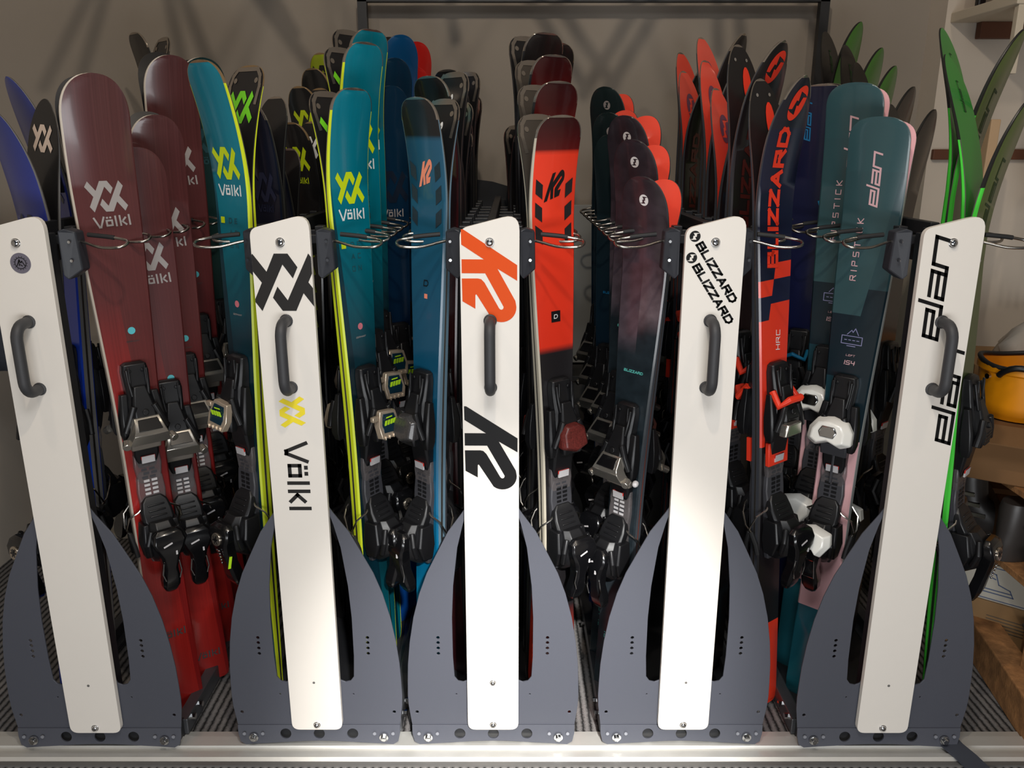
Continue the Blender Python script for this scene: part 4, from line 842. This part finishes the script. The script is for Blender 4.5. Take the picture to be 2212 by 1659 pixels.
b = MB(); b.loft([[Vector((hw*math.cos(a), .022*math.sin(a), z)) for a in [2*math.pi*k/14 for k in range(14)]] for z, hw in ((.11,.036),(.045,.032))]); b.build('cuff', mat('dark_red_cuff',(120,40,40),.8), t, smooth=60)
# lower shelves
t = empty('storage_shelf', (1.62, 2.25, 0)); tag(t, 'low wooden storage shelf along the right wall holding boxes', 'shelf')
for z, dd in ((.335,.020),(.56,.018)):
    b = MB(); b.box((0, 0, z), (.50, .72, dd)); b.build('shelf_board', wood, t, bevel=.002)
for yy in (-.34, .34):
    b = MB(); b.box((-.235, yy, .29), (.03, .04, .58)); b.build('leg', wood, t, bevel=.002)
# orange bucket
t = empty('orange_bucket', (1.47, 2.28, .715)); tag(t, 'orange plastic bucket with black rim on the cardboard carton at right', 'bucket')
N = 32; cir = lambda r_, z: [Vector((r_*math.cos(2*math.pi*k/N), r_*math.sin(2*math.pi*k/N), z)) for k in range(N)]
b = MB(); b.loft([cir(.105,0), cir(.118,.13), cir(.124,.135), cir(.124,.15), cir(.117,.15), cir(.112,.13), cir(.098,.01)]); b.build('shell', mat('orange_plastic',(238,150,10),.4,noise=.06,nscale=10), t, smooth=35)
b = MB(); b.tube([Vector((.118*math.cos(a), .118*math.sin(a), .155+.006*math.sin(3*a))) for a in [2*math.pi*k/40 for k in range(41)]], .007, 8); b.build('rim_hose', rub, t, smooth=60)
b = MB(); b.tube([Vector((-.11*math.cos(a), -.06-.06*math.sin(a), .13+.03*math.sin(a*2))) for a in [math.pi*k/20 for k in range(21)]], .009, 8); b.build('handle', blk, t, smooth=60)
b = MB(); b.disc((-.119,-.03,.12),(-1,-.3,0),.008,.008,12); b.build('pivot', chrome, t)
def carton(name, c, d, rot, m, lab, tape=True, flaps=False, cat='box'):
    t = empty(name, c); t.rotation_euler = (0,0,R(rot)); tag(t, lab, cat)
    b = MB(); b.box((0,0,d[2]/2), d); b.build('carton', m, t, bevel=.003)
    if tape:
        b = MB(); b.box((0,0,d[2]+.0006),(d[0]*1.002,.04,.001)); b.build('tape', mat('packing_tape',(172,140,96),.3), t)
    if flaps:
        for sg in (-1,1):
            b = MB(); b.box((0, sg*(d[1]/2+.03), d[2]+.006), (d[0], .09, .004), rot=('X', -sg*18)); b.build('flap', m, t)
    return t
t = carton('large_carton', (1.49, 2.24, .57), (.36,.40,.14), -33, tan2, 'worn brown carton under the orange bucket on the upper shelf', flaps=True)
t = carton('small_carton', (1.555, 2.28, .346), (.20,.22,.11), -20, tan2, 'small brown carton between the two shelf boards at the right edge')
t = carton('white_printed_box', (1.475, 2.22, .175), (.27,.19,.115), -38, paper, 'white printed box with a blue line drawing below the shelf at right')
blueink = mat('blue_ink',(80,96,130),.6); greyink = mat('grey_ink',(92,88,80),.6)
def facemark(par, tris, dims, face, m, name='print', off=.0015, dz=0):
    b = MB()
    for q in tris:
        if face == 'f': b.add([(p[0], -dims[1]/2-off, dims[2]/2+dz+p[1]) for p in q], [(0,1,2)])
        else: b.add([(-dims[0]/2-off, -p[0], dims[2]/2+dz+p[1]) for p in q], [(0,1,2)])
    b.build(name, m, par, fixn=False)
facemark(t, strokes([[(-.125,-.05),(.125,-.05),(.125,.05),(-.125,.05),(-.125,-.05)]],.0025), (.27,.19,.115), 'f', blueink, 'print_border')
facemark(t, strokes([[(-.05,-.03),(-.06,.0),(-.03,.035),(-.01,.03),(0,.0),(.03,-.01),(.04,-.03),(-.05,-.03)],[(-.045,-.02),(.035,-.02)],[(-.03,.02),(-.01,.015)]],.003), (.27,.19,.115), 'f', blueink, 'boot_drawing')
facemark(t, strokes([[(-.085,-.05),(.085,-.05),(.085,.05),(-.085,.05),(-.085,-.05)]],.0025)+[q for k in range(4) for q in strokes([[(-.04,-.02+.016*k),(.05-.01*k,-.02+.016*k)]],.007)], (.27,.19,.115), 's', greyink, 'side_print')
t = carton('brown_carton', (1.49, 2.235, .0), (.30,.22,.172), -38, tan, 'brown carton with small printed lines under the white printed box')
facemark(t, [q for k in range(5) for q in strokes([[(-.02,-.0+.010*k),(.11-.01*(k%2),-.0+.010*k)]],.002)], (.30,.22,.172), 'f', greyink)
b = MB(); b.box((-.1505,-.0,.10),(.001,.13,.09)); b.build('paper_label', paper, t); 
facemark(t, xform(strokes([[(-.05,.01),(-.02,.03),(.0,.01)],[(.0,-.02),(.05,-.02)],[(.0,0),(.05,0)],[(-.05,-.01),(-.02,-.01)],[(-.05,-.03),(-.02,-.03)]],.006), 0, .015), (.30,.22,.172), 's', greyink, 'label_print', off=.0025)
t = carton('left_carton', (1.33, 2.52, .0), (.18,.20,.24), -30, tan, 'brown carton with a white label, half hidden behind the right-hand foot plate')
b = MB(); b.box((-.1005,-.0,.15),(.001,.13,.10)); b.build('paper_label', paper, t)
# clear tub and boots
b = MB(); d1 = [(-.09,-.06),(.09,-.06),(.09,.06),(-.09,.06)]
b.loft([[Vector((x,y,0)) for x,y in d1],[Vector((x*1.15,y*1.15,.05)) for x,y in d1],[Vector((x*1.1,y*1.1,.05)) for x,y in d1],[Vector((x*.95,y*.95,.004)) for x,y in d1]]); o = b.build('plastic_tub', mat('cloudy_plastic',(178,165,172),.3,alpha=.6), bevel=.002); o.location = (1.50, 2.0, .346); o.rotation_euler = (0,0,R(-30)); tag(o, 'cloudy open plastic tub at the right edge on the lower board', 'tub')
for k, (x, y, z, a, lab) in enumerate(((1.45,2.12,.346,20,'dark buckled boot lying behind the cloudy tub on the lower board'),(1.43,2.30,.346,-40,'dark boot standing behind the ski bindings on the lower board'))):
    t = empty('boot', (x,y,z)); t.rotation_euler = (0,0,R(a)); tag(t, lab, 'boot')
    b = MB(); b.loft([[Vector((cx+hw*math.cos(q), hy*math.sin(q), zz_)) for q in [2*math.pi*k2_/16 for k2_ in range(16)]] for zz_, cx, hw, hy in ((0,0,.10,.038),(.03,-.005,.10,.042),(.06,-.02,.085,.042),(.09,-.045,.055,.042),(.15,-.05,.05,.042),(.17,-.05,.045,.038))]); b.build('shell', mat('boot_shell',(56,52,50),.4), t, smooth=60)
    for q in range(3):
        b = MB(); b.box((-.01-.018*q,-.045,.05+.03*q),(.05,.006,.012)); b.build('buckle', silverm, t, bevel=.002)
# timber beams with carpet offcut
o = boxthing('timber_beam', (1.365, 1.93, .055), (.08,.70,.11), wood, 'rough timber beam on the carpet at the lower right', 'beam', rot=-9, bev=.004)
o = boxthing('timber_beam', (1.452, 1.80, .075), (.085,.50,.15), mat('darker_timber',(120,84,52),.8,noise=.85,nscale=26,bump=.6,bscale=120), 'darker timber beam behind the front one, dark carpet offcut on top', 'beam', rot=-9, bev=.004)
b = MB()
for k in range(14): b.box((0,-.23+.036*k,.079+.003*math.sin(k*1.7)),(.10+.01*math.sin(k*2.3),.040,.008), rot=('X', 4*math.sin(k*2.1)))
b.build('carpet_offcut', mat('dark_carpet_offcut',(66,64,62),.95,bump=.8,bscale=200), o)
# white sack behind the bucket
b = MB(); b.loft([[Vector((hw*math.cos(q)*(1+.22*math.sin(3*q+z*40)+.1*math.sin(7*q-z*60)), hw*.6*math.sin(q)*(1+.2*math.cos(5*q)), z+.012*math.sin(4*q+z*50))) for q in [2*math.pi*k/24 for k in range(24)]] for z, hw in ((0,.10),(.04,.12),(.09,.11),(.13,.06),(.15,.03))]); o = b.build('white_bag', mat('white_bag',(196,188,178),.6), smooth=70); o.location = (1.70,2.62,.76); tag(o, 'crumpled white bag behind the orange bucket', 'bag')
o = boxthing('bag_carton', (1.66,2.62,.685), (.36,.28,.23), tan, 'pale carton standing behind the orange bucket under the white bag', 'box', rot=-10)
# left: dark jacket on the wall
b = MB(); rings = []
for z, hw, hy, cx in ((0,.10,.05,0),(.05,.16,.07,0),(.14,.17,.08,.01),(.22,.15,.07,0),(.30,.13,.07,-.01),(.36,.07,.05,0),(.38,.03,.03,0)):
    rings.append([Vector((cx+hw*math.cos(q)*(1+.10*math.sin(4*q+z*9)), hy*math.sin(q)*(1+.18*math.sin(5*q-z*12)), z)) for q in [2*math.pi*k/40 for k in range(40)]])
b.loft(rings); t = empty('dark_jacket', (-1.60, 2.55, .78)); tag(t, 'dark blue-grey jacket hanging at the left edge beside the first post', 'jacket')
b.build('body', mat('jacket_cloth',(48,52,62),.75,noise=.25,nscale=12,bump=.5,bscale=60), t, smooth=70)
b = MB(); b.tube([(.10,-.06,.34),(.15,-.08,.22),(.14,-.09,.08),(.11,-.08,-.04)], .045, 14, 0, .034); b.build('sleeve', mat('jacket_cloth',(48,52,62)), t, smooth=70)
b = MB(); b.tube([(0,0,.37),(0,.0,.42),(0,.2,.44)], .003, 6); b.build('hanger_loop', steel, t)

# dark strip lying over the sill at the right
b = MB(); path = [(1.09,1.90,.006),(1.085,1.82,.012),(1.09,1.775,.020),(1.10,1.735,.016),(1.115,1.70,.013),(1.13,1.66,.006),(1.14,1.60,.006)]
b.loft([[Vector((x-.028,y,z)),Vector((x+.028,y,z+.002)),Vector((x+.028,y,z+.006)),Vector((x-.028,y,z+.004))] for x,y,z in path])
tag(b.build('rubber_strip', mat('slate_rubber',(58,62,72),.7), smooth=50), 'dark slate rubber strip lying across the metal sill at the right', 'strip')
